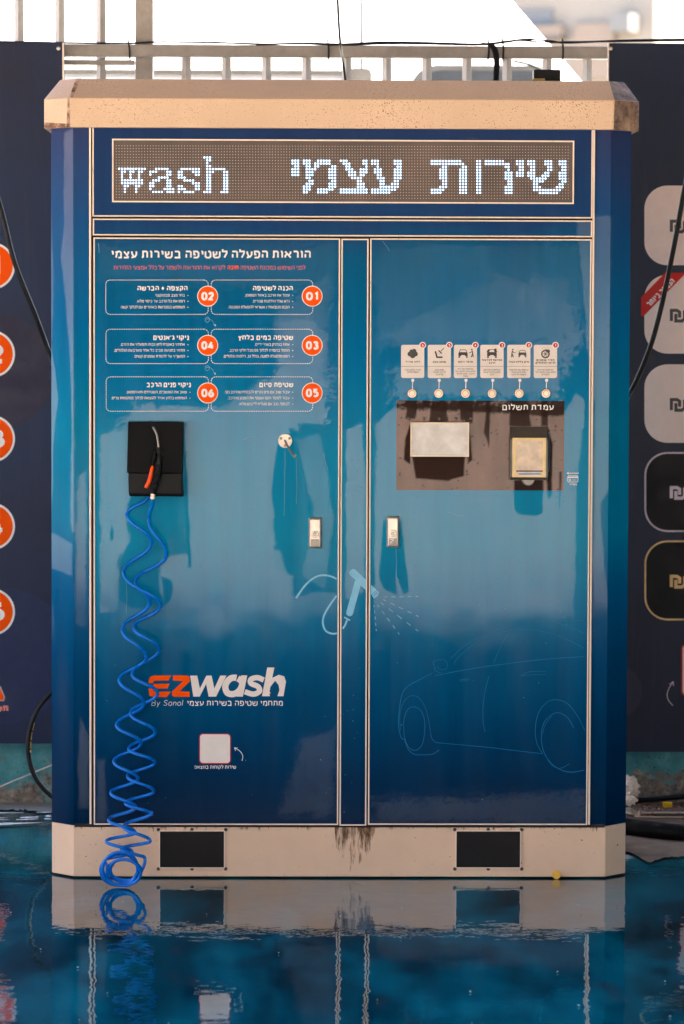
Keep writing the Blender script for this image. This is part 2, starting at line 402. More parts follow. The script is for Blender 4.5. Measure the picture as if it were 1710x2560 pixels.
def skin(mb_quads, name, mat, parent, step=0.003):
    """mesh of gridded quads (each: four corner points, counter-clockwise from lower left), carrying the film attribute"""
    V = []; F = []; off = 0
    for a, b, c, d in mb_quads:
        a, b, c, d = (np.array(p, float) for p in (a, b, c, d))
        nx = max(2, int(np.linalg.norm(b - a) / step)); nz = max(2, int(np.linalg.norm(d - a) / step))
        s_, t_ = np.meshgrid(np.linspace(0, 1, nx), np.linspace(0, 1, nz))
        s_ = s_[..., None]; t_ = t_[..., None]
        P = (a * (1 - s_) + b * s_) * (1 - t_) + (d * (1 - s_) + c * s_) * t_
        V.append(P.reshape(-1, 3)); i = np.arange(nx * nz).reshape(nz, nx) + off
        F.append(np.stack([i[:-1, :-1], i[:-1, 1:], i[1:, 1:], i[1:, :-1]], -1).reshape(-1, 4)); off += nx * nz
    V = np.concatenate(V); F = np.concatenate(F)
    me = bpy.data.meshes.new(name)
    me.vertices.add(len(V)); me.vertices.foreach_set('co', V.ravel())
    me.loops.add(F.size); me.loops.foreach_set('vertex_index', F.ravel())
    me.polygons.add(len(F)); me.polygons.foreach_set('loop_start', np.arange(0, F.size, 4)); me.polygons.foreach_set('loop_total', np.full(len(F), 4))
    me.update(calc_edges=True)
    u, v = proj_np(V)
    at = me.attributes.new('film', 'FLOAT', 'POINT'); at.data.foreach_set('value', film_field(u, v))
    me.materials.append(mat)
    o = bpy.data.objects.new(name, me); COL.objects.link(o)
    if parent: o.parent = parent
    return o

# ------------------------------------------------------------------ materials
def vinyl(name, stops, dust=lin(120, 140, 150), dust_amt=0.11, r_clean=0.10, r_film=0.27, spec=0.37):
    t = NT(name)
    z = t.n('ShaderNodeSeparateXYZ'); t.l(t.n('ShaderNodeNewGeometry').outputs['Position'], z.inputs[0])
    wob = t.n('ShaderNodeMath', operation='MULTIPLY_ADD'); t.l(t.noise(3, 2), wob.inputs[0]); wob.inputs[1].default_value = 0.14; t.l(z.outputs[2], wob.inputs[2])
    mr = t.n('ShaderNodeMapRange'); t.l(wob.outputs[0], mr.inputs[0]); mr.inputs[1].default_value = 0.20; mr.inputs[2].default_value = 1.95
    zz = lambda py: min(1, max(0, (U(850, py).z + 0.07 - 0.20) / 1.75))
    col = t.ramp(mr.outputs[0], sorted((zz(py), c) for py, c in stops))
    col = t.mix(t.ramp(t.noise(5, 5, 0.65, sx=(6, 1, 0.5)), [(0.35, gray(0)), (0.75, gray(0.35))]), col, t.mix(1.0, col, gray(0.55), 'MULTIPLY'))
    fa = t.n('ShaderNodeAttribute', attribute_name='film').outputs['Fac']
    fp = t.n('ShaderNodeMath', operation='POWER'); t.l(fa, fp.inputs[0]); fp.inputs[1].default_value = 1.6
    f2 = t.n('ShaderNodeMath', operation='MULTIPLY'); t.l(fp.outputs[0], f2.inputs[0]); f2.inputs[1].default_value = dust_amt
    col = t.mix(f2.outputs[0], col, dust)
    rr = t.n('ShaderNodeMapRange'); t.l(fa, rr.inputs[0]); rr.inputs[3].default_value = r_clean; rr.inputs[4].default_value = r_film
    sp = t.n('ShaderNodeMapRange'); t.l(fa, sp.inputs[0]); sp.inputs[3].default_value = .01; sp.inputs[4].default_value = spec
    t.set(Base_Color=col, Roughness=rr.outputs[0], Specular_IOR_Level=sp.outputs[0])
    t.bump(t.noise(420, 2, 0.5), 0.05, 0.0005)
    return t.m

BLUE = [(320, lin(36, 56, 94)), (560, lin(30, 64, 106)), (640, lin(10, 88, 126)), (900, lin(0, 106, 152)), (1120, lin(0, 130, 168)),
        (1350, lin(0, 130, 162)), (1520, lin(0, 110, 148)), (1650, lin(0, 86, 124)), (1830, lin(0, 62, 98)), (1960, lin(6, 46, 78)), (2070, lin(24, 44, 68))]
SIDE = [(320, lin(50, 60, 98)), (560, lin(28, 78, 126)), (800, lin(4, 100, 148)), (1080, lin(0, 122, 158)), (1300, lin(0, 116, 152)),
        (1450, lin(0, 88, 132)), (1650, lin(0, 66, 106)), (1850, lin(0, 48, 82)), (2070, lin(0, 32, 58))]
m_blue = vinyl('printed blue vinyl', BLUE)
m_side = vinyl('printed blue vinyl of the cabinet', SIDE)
m_brown = vinyl('dark brown label film', [(1000, lin(48, 30, 23)), (1230, lin(52, 33, 26))], dust=lin(176, 120, 94), dust_amt=0.34, spec=.42)

def painted_metal(name, col, rust, rough=0.45, amount=0.62, fine=160):
    t = NT(name)
    f = t.noise(fine, 3, 0.55); g = t.noise(4.5, 5, 0.65)
    c = t.ramp(g, [(0.3, tuple(x * 0.86 for x in col[:3]) + (1,)), (0.7, col)])
    add = t.n('ShaderNodeMath', operation='MULTIPLY_ADD'); t.l(g, add.inputs[0]); add.inputs[1].default_value = 0.25; t.l(f, add.inputs[2])
    k = t.ramp(add.outputs[0], [(amount + 0.165, K0), (amount + 0.215, W1)])
    t.set(Base_Color=t.mix(k, c, rust), Roughness=rough, Specular_IOR_Level=0.15)
    t.bump(f, 0.05, 0.001)
    return t.m
m_cap = painted_metal('speckled beige painted sheet', lin(224, 188, 154), lin(112, 72, 48), 0.5, 0.60, 330)
m_cap_rust = painted_metal('rust stained beige sheet', lin(170, 130, 100), lin(86, 50, 32), 0.6, 0.42, 60)
m_plinth = painted_metal('dull beige grey plinth sheet', lin(236, 198, 162), lin(80, 62, 50), 0.42, 0.66, 120)
def trim_mat():
    t = NT('bare worn sheet edge')
    t.set(Base_Color=t.ramp(t.noise(60, 5, .7, sx=(1, 1, .3)), [(.24, lin(140, 100, 76)), (.36, lin(244, 216, 188)), (1, lin(252, 234, 212))]), Roughness=0.45, Metallic=0.0)
    return t.m
m_trim = trim_mat()
m_seam = simple('dark door seam', lin(30, 20, 17), 0.8)
m_black = simple('black plastic', (0.006, 0.006, 0.006, 1), 0.4, spec=.07)
m_rubber = simple('black rubber hose', (0.009, 0.009, 0.009, 1), 0.45, var=0.3, scale=60, spec=.2)
m_white = simple('white print', lin(236, 230, 222), 0.4, var=0.03, spec=.15)
m_card = simple('cream printed card', lin(230, 216, 202), 0.4, var=0.04, spec=.15)
m_orange = simple('orange print', lin(250, 84, 0), 0.4, var=0.05, spec=.04)
m_red = simple('red print', lin(196, 22, 16), 0.4, var=0.06, spec=.12)
m_pink = simple('pink print', lin(214, 92, 112), 0.4, var=0.05)
m_pale = simple('pale blue print', lin(126, 188, 208), 0.35, var=0.08, spec=.15)
m_carline = simple('faint blue line print', lin(4, 106, 150), 0.35, var=0.15, spec=.1)
m_ink = simple('dark brown ink', lin(46, 36, 33), 0.5)
m_steel = simple('brushed steel', lin(190, 178, 164), 0.38, metal=0.75, var=0.12, scale=90)
m_steel2 = simple('dull grey steel', lin(150, 142, 130), 0.5, metal=0.6, var=0.12, scale=90)
m_tube = simple('blue polyurethane hose', lin(0, 112, 204), 0.3, var=0.06, spec=0.35)

# ------------------------------------------------------------------ ground
def ground_mat():
    t = NT('sunlit worn concrete yard')
    c = t.ramp(t.noise(0.5, 6, .65), [(.3, (.34, .29, .235, 1)), (.7, (.48, .42, .35, 1))])
    t.set(Base_Color=c, Roughness=0.85); t.bump(t.noise(40, 4), 0.3, 0.01); return t.m
def floor_mat():
    t = NT('wet teal painted concrete')
    a = t.noise(4.6, 7, .62, sx=(1, .34, 1)); b = t.noise(12, 6, .68, sx=(1, .30, 1)); c3 = t.noise(30, 4, .6)
    c = t.ramp(a, [(.36, lin(0, 36, 46)), (.46, lin(0, 72, 92)), (.54, lin(0, 100, 126)), (.66, lin(6, 126, 152))])
    c = t.mix(t.ramp(b, [(.5, gray(0)), (.68, gray(.75))]), c, lin(2, 62, 80))
    c = t.mix(t.ramp(t.noise(7, 6, .75, sx=(1, .35, 1)), [(.58, gray(0)), (.68, gray(.7))]), c, lin(64, 44, 50))
    c = t.mix(t.ramp(c3, [(.74, gray(0)), (.80, gray(.35))]), c, lin(120, 140, 140))
    t.set(Base_Color=c, Roughness=t.ramp(b, [(.4, gray(.035)), (.75, gray(.09))]), Specular_IOR_Level=0.0, Coat_Weight=1.0, Coat_Roughness=t.ramp(a, [(.4, gray(.010)), (.7, gray(.03))]), Coat_IOR=1.75)
    h = t.n('ShaderNodeMath', operation='MULTIPLY_ADD'); t.l(t.noise(7, 2, .4), h.inputs[0]); h.inputs[1].default_value = 4.0; t.l(t.noise(26, 2, .5), h.inputs[2])
    bp = t.n('ShaderNodeBump'); bp.inputs['Strength'].default_value = .03; bp.inputs['Distance'].default_value = .01
    t.l(h.outputs[0], bp.inputs['Height']); t.l(bp.outputs[0], t.b.inputs['Coat Normal']); t.l(bp.outputs[0], t.b.inputs['Normal'])
    return t.m
struct(MB().add([(-400, -400, -.012), (400, -400, -.012), (400, 400, -.012), (-400, 400, -.012)], [(0, 1, 2, 3)]).build('ground', ground_mat()))
struct(MB().add([(-6, -6.3, 0), (6, -6.3, 0), (6, 1.34, 0), (-6, 1.34, 0)], [(0, 1, 2, 3)]).build('floor', floor_mat()))

def dry_mat():
    t = NT('dry dusty concrete')
    c = t.ramp(t.noise(9, 6, .7), [(.3, lin(84, 70, 62)), (.55, lin(122, 104, 92)), (.75, lin(142, 124, 110))])
    c = t.mix(t.ramp(t.noise(60, 4, .7), [(.6, gray(0)), (.72, gray(.6))]), c, lin(52, 42, 36))
    t.set(Base_Color=c, Roughness=.9); t.bump(t.noise(60, 5), .4, .004); return t.m
m_dry = dry_mat()
def sheet(name, front, back_y, z, mat):
    pts = sorted(smooth(front, 5)); pts = [p for i, p in enumerate(pts) if i == 0 or p[0] - pts[i - 1][0] > 1e-4]; mb = MB(); n = len(pts)
    jit = [(x, y + random.uniform(-.012, .012)) for x, y in pts]
    return mb.add([(x, y, z) for x, y in jit] + [(x, back_y, z) for x, y in jit], [(i, i + 1, i + 1 + n, i + n) for i in range(n - 1)]).build(name, mat)
gx = lambda px, py: (G(px, py).x, G(px, py).y)
struct(sheet('concrete_strip', [gx(1540, 2128), gx(1580, 2136), gx(1620, 2158), gx(1650, 2150), gx(1680, 2146), gx(1704, 2144), gx(1740, 2150), (1.5, .32), (2.2, .4), (6, .5)], 1.335, .004, m_dry))
struct(sheet('concrete_strip', [(-6, .9), (-2.5, 1.0), gx(-60, 2026), gx(20, 2029), gx(80, 2031), gx(120, 2034), gx(170, 2036), gx(260, 2040)], 1.335, .004, simple('pale wet concrete edge', lin(128, 124, 122), .35, var=.25, scale=14)))

# unseen roof inferred over the bay; walls added out of view to shape light
m_slab = simple('grey roof sheet', (.12, .105, .09, 1), .8)
struct(MB().box(-9.3, 9.0, -7.6, 2.0, 3.4, 3.62).build('unseen_canopy', m_slab))
struct(MB().box(-34, -17.5, -7.6, 2.0, 3.4, 3.62).build('unseen_canopy', m_slab))  # second unseen roof, added; the gap lets a sunlit strip reflect at left
struct(MB().box(-37, -36, -40, 30, 0, 9).build('added_far_wall', simple('lilac reflection wall', (.13, .105, .13, 1), .9)))  # unseen, added for the lilac reflection on the left chamfer
struct(MB().box(3.0, 3.15, -7.4, 1.2, 0, 3.4).build('light_block_wall', simple('dark light blocker', (.02, .022, .025, 1), .8)))  # unseen, added to keep light off the right chamfer
struct(MB().box(-90, 90, -42, -40, 0, 13).build('added_far_wall', simple('dull bounce wall', (.30, .27, .235, 1), .9)))  # unseen, added to block the sky and bounce soft light

# ------------------------------------------------------------------ the kiosk
kiosk = thing('wash_kiosk', 'tall blue self-service car wash kiosk with beige roof and lit scrolling display', 'kiosk')
def X(px, py=1280): return U(px, py).x
def Z(py, px=850): return U(px, py).z
def rect(x0, y0, x1, y1):
    xa = (U(x0, y0).x + U(x0, y1).x) / 2; xb = (U(x1, y0).x + U(x1, y1).x) / 2
    za = (U(x0, y1).z + U(x1, y1).z) / 2; zb = (U(x0, y0).z + U(x1, y0).z) / 2
    return xa, xb, za, zb
XL, XR, ZB, ZT = rect(183, 330, 1521, 2064)
ZT += .02; CH = .060
XO0, XO1 = XL - .058, XR + .056
# cabinet: gridded front + chamfers carry the film, plain sides and back
DEP = .66
quads = [((XL, 0, ZB), (XR, 0, ZB), (XR, 0, ZT), (XL, 0, ZT)),
         ((XO0, CH, ZB), (XL, 0, ZB), (XL, 0, ZT), (XO0, CH, ZT)),
         ((XR, 0, ZB), (XO1, CH, ZB), (XO1, CH, ZT), (XR, 0, ZT)),
         ((XO0, DEP, ZB), (XO0, CH, ZB), (XO0, CH, ZT), (XO0, DEP, ZT)),
         ((XO1, CH, ZB), (XO1, DEP, ZB), (XO1, DEP, ZT), (XO1, CH, ZT)),
         ((XO1, DEP, ZB), (XO0, DEP, ZB), (XO0, DEP, ZT), (XO1, DEP, ZT))]
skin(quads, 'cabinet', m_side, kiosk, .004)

def frame(x0, x1, z0, z1, wd, y0, y1, sides='lrtb'):
    mb = MB()
    if 'l' in sides: mb.box(x0, x0 + wd, y0, y1, z0, z1)
    if 'r' in sides: mb.box(x1 - wd, x1, y0, y1, z0, z1)
    xa = x0 + (wd if 'l' in sides else 0); xb = x1 - (wd if 'r' in sides else 0)
    if 't' in sides: mb.box(xa, xb, y0, y1, z1 - wd, z1)
    if 'b' in sides: mb.box(xa, xb, y0, y1, z0, z0 + wd)
    return mb
# dark recess behind all front panels
sx0, sx1, sz0, sz1 = rect(228, 325, 1477, 2063)
MB().box(sx0, sx1, -.0012, -.0002, sz0, ZT - .004).build('recess_plate', m_seam, kiosk)
MB().box(XL + .003, XR - .003, -.0016, .01, ZB - .004, ZB + .0045).build('bottom_seam', m_seam, kiosk)
for px in ((226, 224), (1483, 1472)):
    a = (X(px[0], 330) + X(px[1] + 2, 2060)) / 2
    MB().box(a - .0024, a + .0024, -.0075, -.0003, ZB + .004, ZT - .004).build('edge_trim', m_trim, kiosk, bevel=.0008)

def panel(name, x0, y0, x1, y1, mat=None, tw=.0034, depth=.0085):
    a, b, c, d = rect(x0, y0, x1, y1)
    mb_q = [((a, -depth, c), (b, -depth, c), (b, -depth, d), (a, -depth, d))]
    o = skin(mb_q, name, mat or m_blue, kiosk)
    # folded sheet edge, a sub-part
    f = frame(a, b, c, d, tw, -depth - .0012, -.0014)
    f.build('edge_trim', m_trim, o, bevel=.0008)
    return o, (a, b, c, d)
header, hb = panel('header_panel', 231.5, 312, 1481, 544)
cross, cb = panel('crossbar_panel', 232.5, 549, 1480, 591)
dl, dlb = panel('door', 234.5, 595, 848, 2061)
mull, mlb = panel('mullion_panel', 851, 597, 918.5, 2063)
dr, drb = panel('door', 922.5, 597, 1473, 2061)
YP = -.0090                                              # plane of the prints on the panels
PR = -.0092

# plinth
def octa(x0, x1, y0, y1, ch, cx=None): 
    cx = cx or ch
    return [(x0, y0 + ch), (x0 + cx, y0), (x1 - cx, y0), (x1, y0 + ch), (x1, y1), (x0, y1)]
pz1 = ZB - .001
mb = MB(); oc = [(XO0, CH), (XL, 0), (XR, 0), (XO1, CH), (XO1, DEP), (XO0, DEP)]
mb.loft([[(x, y + .0015, 0.004) for x, y in oc], [(x, y + .0015, pz1) for x, y in oc]]); plinth = mb.build('plinth', m_plinth, kiosk, bevel=.002)
m_hole = simple('glossy dark vent plate', (.010, .009, .009, 1), .2, spec=.12)
m_bolt = simple('dark bolt head', lin(70, 58, 50), .5, metal=.4)
for xa, xb in ((400, 560), (1141, 1300)):
    a, b, c, d = rect(xa, 2078, xb, 2168)
    MB().box(a, b, -.0025, .002, c, d).build('vent_opening', m_hole, plinth)
    frame(a - .002, b + .002, c - .002, d + .002, .002, -.004, .0012).build('vent_rim', m_trim, plinth)
    for px in (xa - 4, (xa + xb) / 2, xb + 4):
        for py in (2074, 2172):
            MB().lathe(U(px, py, .0005), (0, -1, 0), [(.0044, 0), (.0044, .002), (.003, .0036), (0, .0036)], 12).build('bolt', m_bolt, plinth)
# brown run-off stains below the mullion and along the seam, as thin skins on the sheet
def stain(name, pts, ztop, depth, dark, cut):
    t = NT(name)
    z = t.n('ShaderNodeSeparateXYZ'); t.l(t.n('ShaderNodeNewGeometry').outputs['Position'], z.inputs[0])
    mr = t.n('ShaderNodeMapRange'); t.l(z.outputs[2], mr.inputs[0]); mr.inputs[1].default_value = ztop - depth; mr.inputs[2].default_value = ztop; mr.inputs[3].default_value = -.18; mr.inputs[4].default_value = .16
    xm = t.n('ShaderNodeMapRange'); xm.interpolation_type = 'SMOOTHSTEP'
    ad = t.n('ShaderNodeMath', operation='ADD'); t.l(mr.outputs[0], ad.inputs[0]); t.l(t.noise(42, 5, .7, sx=(1.6, 1, .28)), ad.inputs[1])
    t.set(Base_Color=t.ramp(t.noise(60, 4, .7), [(.35, dark), (.65, lin(150, 112, 82))]), Roughness=.7, Specular_IOR_Level=.1, Alpha=t.ramp(ad.outputs[0], [(cut, K0), (cut + .16, gray(.85))]))
    MB().poly(pts, .001).build('run_stain', t.m, plinth)
stain('brown run-off stain', [(836, 2064), (940, 2064), (934, 2090), (924, 2140), (908, 2176), (880, 2194), (856, 2194), (842, 2150)], ZB, .13, lin(66, 42, 28), .50)
stain('seam grime', [(184, 2066), (837, 2066), (837, 2100), (184, 2100)], ZB, .03, lin(96, 70, 52), .62)
stain('seam grime', [(927, 2066), (1510, 2066), (1510, 2100), (927, 2100)], ZB, .03, lin(96, 70, 52), .62)
stain('foot grime', [(184, 2176), (1510, 2176), (1510, 2196), (184, 2196)], .012, -.02, lin(110, 86, 66), .78)

# roof cap: octagonal box rim with a sloping shoulder
def ringpts(x0, x1, y0, y1, chx, chy, z): return [(x0, y0 + chy, z), (x0 + chx, y0, z), (x1 - chx, y0, z), (x1, y0 + chy, z), (x1, y1, z), (x0, y1, z)]
a0, b0, c0, d0 = rect(107, 250, 1602, 322)
YF = -.022
zt = Z(194)
roof_r = [ringpts(a0, b0, YF, DEP + .05, .070, .070, Z(322.5)), ringpts(a0, b0, YF, DEP + .05, .068, .070, Z(249)),
          ringpts(X(141, 194), X(1575, 200), YF + .115, DEP, .044, .050, zt)]
MB().loft(roof_r).build('roof', m_cap, kiosk, bevel=.0025)
# rusty folded ends of the roof, a thin skin over the right-hand corner and a streak at the left fold
def over(q, k=.0012):
    n = (Vector(q[1]) - Vector(q[0])).cross(Vector(q[2]) - Vector(q[0])).normalized()
    if n.y > 0 and abs(n.y) > .1: n = -n
    return [Vector(p) + n * k for p in q]
def alpha_rust(name, base, lo, hi, sc_=18):
    t = NT(name); t.set(Base_Color=t.ramp(t.noise(40, 5, .7), [(.3, lin(70, 38, 24)), (.7, base)]), Roughness=.75)
    t.set(Alpha=t.ramp(t.noise(sc_, 6, .75), [(lo, K0), (hi, gray(.8))])); return t.m
m_ru = alpha_rust('rust bloom', lin(122, 82, 58), .26, .62); m_ru2 = alpha_rust('rust run', lin(150, 92, 58), .38, .60, 34)
r0, r1, r2 = roof_r
mb = MB(); 
for q in ([r0[2], r0[3], r1[3], r1[2]], [r1[2], r1[3], r2[3], r2[2]]): mb.add(over(q), [(0, 1, 2, 3)])
roof = kiosk.children[-1]
mb.build('rust_patch', m_ru, roof)
def lerp(a, b, t): return tuple(x + (y - x) * t for x, y in zip(a, b))
mb = MB()
mb.add(over([lerp(r1[1], r1[2], -.001), lerp(r1[1], r1[2], .005), lerp(r2[1], r2[2], .009), lerp(r2[1], r2[2], -.001)]), [(0, 1, 2, 3)])
mb.add(over([lerp(r0[0], r0[1], .86), r0[1], r1[1], lerp(r1[0], r1[1], .92)]), [(0, 1, 2, 3)])
mb.add(over([r0[0], r0[1], lerp(r0[1], r1[1], .12), lerp(r0[0], r1[0], .22)], .0016), [(0, 1, 2, 3)])
mb.build('rust_patch', m_ru2, roof)

# LED display
a, b, c, d = rect(285, 354, 1430, 504)
t = NT('brown display face'); t.set(Base_Color=t.ramp(t.noise(7, 4), [(.3, lin(70, 54, 46)), (.7, lin(94, 74, 62))]), Roughness=.55)
disp = MB().box(a, b, -.0125, -.0014, c, d).build('display_screen', t.m, kiosk)
frame(a - .004, b + .004, c - .004, d + .004, .0034, -.0145, -.0015).build('display_frame', m_trim, disp)
rows = {4: [31, 32, 33], 5: [32, 33], 6: [32], 7: [32, 33]}
def put(r, s):
    for p in s.split(','):
        if '-' in p: x, y = p.split('-'); rows.setdefault(r, []).extend(range(int(x), int(y) + 1))
        else: rows.setdefault(r, []).append(int(p))
for r, s in {8: '1-10,14-18,23-29,32-38', 9: '2,3,5,6,8,9,12-14,18,19,22,23,27-29,32-34,38,39', 10: '2,5,8,12,18,19,22,23,28,29,32,33,38,39',
             11: '2,5,8,15-18,22-24,32,33,38,39', 12: '2-9,13-15,18,19,24-27,32,33,38,39', 13: '2-9,12,13,18,19,27-29,32,33,38,39',
             14: '3,4,7,8,12,13,18,19,22,23,28,29,32,33,38,39', 15: '3,7,12,17-20,22-24,28,29,32,33,38,39', 16: '3,7,13-16,18-20,22,24-27,31-33,37-39'}.items(): put(r, s)
for r, s in {5: '62-64,66-68,71-75,79-81,87,88,90-92,98-100,111-121,127,128,130-136,141-143,145-147,151-153,156-158',
             6: '62-64,66-68,70-75,80-82,87,88,90-92,98-100,111-122,127,128,130-138,141-143,145-147,151-153,156-158',
             7: '63,64,67,68,70,71,76,77,81,82,88,92,99,100,115,116,122,123,127,128,137,138,142,143,146,147,152,153,157,158',
             8: '62-64,67-70,75-77,81-83,86-88,91-93,98-100,114-116,121-123,127,128,138,142,143,146,147,152,153,157,158',
             9: '62-64,67-69,75-77,82-84,86-88,91-93,98-100,114-116,121-123,127,128,137-139,141-143,145-147,151,152,156-158',
             10: '62-64,67-69,75-77,82-84,86,87,92,93,98-100,114-116,121-123,127,128,137-139,141-143,145-147,150-152,156-158',
             11: '67,68,75-77,83-86,92-94,98-100,114-116,121-123,127,128,137-139,146-151,156-158',
             12: '68,69,76,77,85,86,93,94,98,99,115,116,121-123,127,128,138,139,147-150,157,158',
             13: '67-69,75-77,85-87,93,94,97-99,115,116,121-123,127,128,138,139,147,148,156,157',
             14: '66-68,75-77,85-87,93-99,114-116,121-123,127,128,137-139,147-149,155-157',
             15: '66-68,71-76,79-88,90-98,111-115,121-123,127,128,137-139,147-156',
             16: '66,67,71-74,79-88,90-96,111-114,121-123,127,128,137-139,149-155'}.items(): put(r, s)
lit = {(r, c_) for r, cs in rows.items() for c_ in cs}
m_led = NT('lit white LED'); m_led.set(Base_Color=(.6, .7, .8, 1), Emission_Color=(.36, .66, 1, 1), Emission_Strength=.15); m_led = m_led.m
m_dot = simple('unlit LED', lin(206, 186, 164), .4, var=.02)
ons = [MB(), MB(), MB()]; offm = MB()
for r in range(19):
    for c_ in range(160):
        px = 290.5 + c_ * 7.106 + r * 0.02; py = 364.3 + r * 7.2 + c_ * 0.019
        p = U(px, py, -.0129)
        if (r, c_) in lit:
            ons[0 if c_ < 50 else 1 if c_ < 105 else 2].add([(p.x + .00255 * math.cos(k * math.pi / 4), p.y, p.z + .00255 * math.sin(k * math.pi / 4)) for k in range(8)], [tuple(range(8))])
        else:
            h = .00082
            offm.add([(p.x - h, p.y, p.z - h), (p.x + h, p.y, p.z - h), (p.x + h, p.y, p.z + h), (p.x - h, p.y, p.z + h)], [(0, 1, 2, 3)])
for on in ons: on.build('lit_lettering', m_led, disp)
offm.build('led_dots', m_dot, disp)

# ---- left door: instructions
def printed(parent, name, fn, mat):
    mb = MB(); fn(mb); return mb.build(name, mat, parent)
printed(dl, 'title_lettering', lambda m: text(m, 'הוראות הפעלה לשטיפה בשירות עצמי', 277, 777, 626.5, 646, 4.2, PR), m_white)
printed(dl, 'subtitle_lettering', lambda m: text(m, 'לפני השימוש במכונת השטיפה', 601, 763, 664.5, 674, 1.15, PR), m_pink)
printed(dl, 'subtitle_lettering', lambda m: text(m, 'לקרוא את ההוראות ולשמור על כלל אמצעי הזהירות', 284, 563, 664.5, 674, 1.15, PR), m_pink)
printed(dl, 'subtitle_word', lambda m: text(m, 'חובה', 569, 596, 664, 674, 2.2, PR), m_orange)
BX = [('01', 528, 782, 700, 786, 'הכנה לשטיפה', 632, 732, 715, ['עצור את הרכב באזור המסומן.', 'ודא שכל החלונות סגורים.', 'הכנס מטבעות / אשראי להפעלת המכונה.'], 723.7, [611.6, 631, 570]),
      ('02', 264.5, 520.5, 700, 786, 'הקצפה + הברשה', 343, 469, 715, ['בחר מצב סבון/קצף.', 'רסס את כל הרכב עד כיסוי מלא.', 'השתמש במברשת באזורים עם לכלוך קשה'], 462, [386.6, 341.5, 302]),
      ('03', 528, 782, 823, 909, 'שטיפה במים בלחץ', 596, 732.6, 838.5, ['אחוז בגרניק בשתי ידיים.', 'התחל בהסרת לכלוך גס מכל חלקי הרכב.', 'רסס מלמעלה למטה, כולל גג, דלתות וגלגלים.'], 723.7, [636.6, 572, 558]),
      ('04', 265, 521, 823, 909, "ניקוי ג'אנטים", 383, 472, 838.5, ['אחוז/י באקדח לחץ גבוה והפעל/י את הזרם.', 'התז/י בתנועה סביב כל אחד מארבעת הגלגלים.', 'המשך/י עד להסרת שומנים קשים'], 462, [301, 285, 336.6]),
      ('05', 528, 782, 942, 1028, 'שטיפת סיום', 648, 733, 956.5, ['עבור שוב עם מים נקיים להבטיח שהרכב נקי.', 'עבור לסופר ווקס ושטוף את הסבון מהרכב.', 'לבסוף, נגב עם מטלית לייבוש מלא.'], 723.7, [560.7, 568.8, 597]),
      ('06', 265.5, 521.5, 942, 1028, 'ניקוי פנים הרכב', 366, 477, 956.5, ['שאב את המושבים, השטיחים ותא המטען.', 'השתמש בלחץ אוויר להוצאת לכלוך ממקומות צרים.'], 467, [315, 277.7])]
def dashed(m, pts, wd, Y, dash, gap, closed=True):
    P = pts + [pts[0]] if closed else pts
    seg = []; pos = 0; on_ = True; left = dash; cur = [P[0]]
    for (x0, y0), (x1, y1) in zip(P[:-1], P[1:]):
        L = math.hypot(x1 - x0, y1 - y0); done = 0
        while L - done > left:
            done += left; q = (x0 + (x1 - x0) * done / L, y0 + (y1 - y0) * done / L)
            if on_: cur.append(q); seg.append(cur)
            cur = [q]; on_ = not on_; left = dash if on_ else gap
        left -= L - done
        if on_: cur.append((x1, y1))
    for s_ in seg: m.line(s_, wd, Y); m.layer = 0
for k, x0, x1, y0, y1, head, hl, hr, hy, lines, lr, ll in BX:
    cyb = y0 + 40.4; bx = 780.4 if x0 > 500 else 519.2
    def fr(m):
        dashed(m, rrect(x0, y0, x1, y1, 11), 1.7, PR, 3.6, 2.2)
    printed(dl, 'dashed_frame', fr, m_white)
    def tx(m):
        text(m, head, hl, hr, hy, hy + 11.6, 2.7, PR)
        for i, s_ in enumerate(lines):
            yb = y0 + 41.6 + i * 14.8; text(m, s_, ll[i], lr, yb - 6.6, yb, .95, PR); m.disc(lr + 8, yb - 3, 1.2, PR, 8)
    printed(dl, 'instruction_lettering', tx, m_white)
    bd = printed(dl, 'number_badge', lambda m: m.disc(bx, cyb, 24.2, PR - .0006), m_orange)
    printed(dl, 'badge_rim', lambda m: m.disc(bx, cyb, 26.2, PR - .0003), m_white)
    printed(dl, 'badge_number', lambda m: text(m, k, bx - 15.5, bx + 15.5, cyb - 11, cyb + 11, 5.6, PR - .0009, rtl=False), m_white)
for oy in (0, 121):
    def sq(m):
        dashed(m, smooth([(512, 796 + oy), (520, 793 + oy), (524, 800 + oy), (518, 806 + oy), (513, 800 + oy), (520, 797 + oy), (530, 801 + oy), (536, 812 + oy)], 6), 1.1, PR, 2, 1, False)
        m.poly([(534, 811 + oy), (540.5, 811 + oy), (538, 817 + oy)], PR)
    printed(dl, 'arrow_print', sq, m_pale)

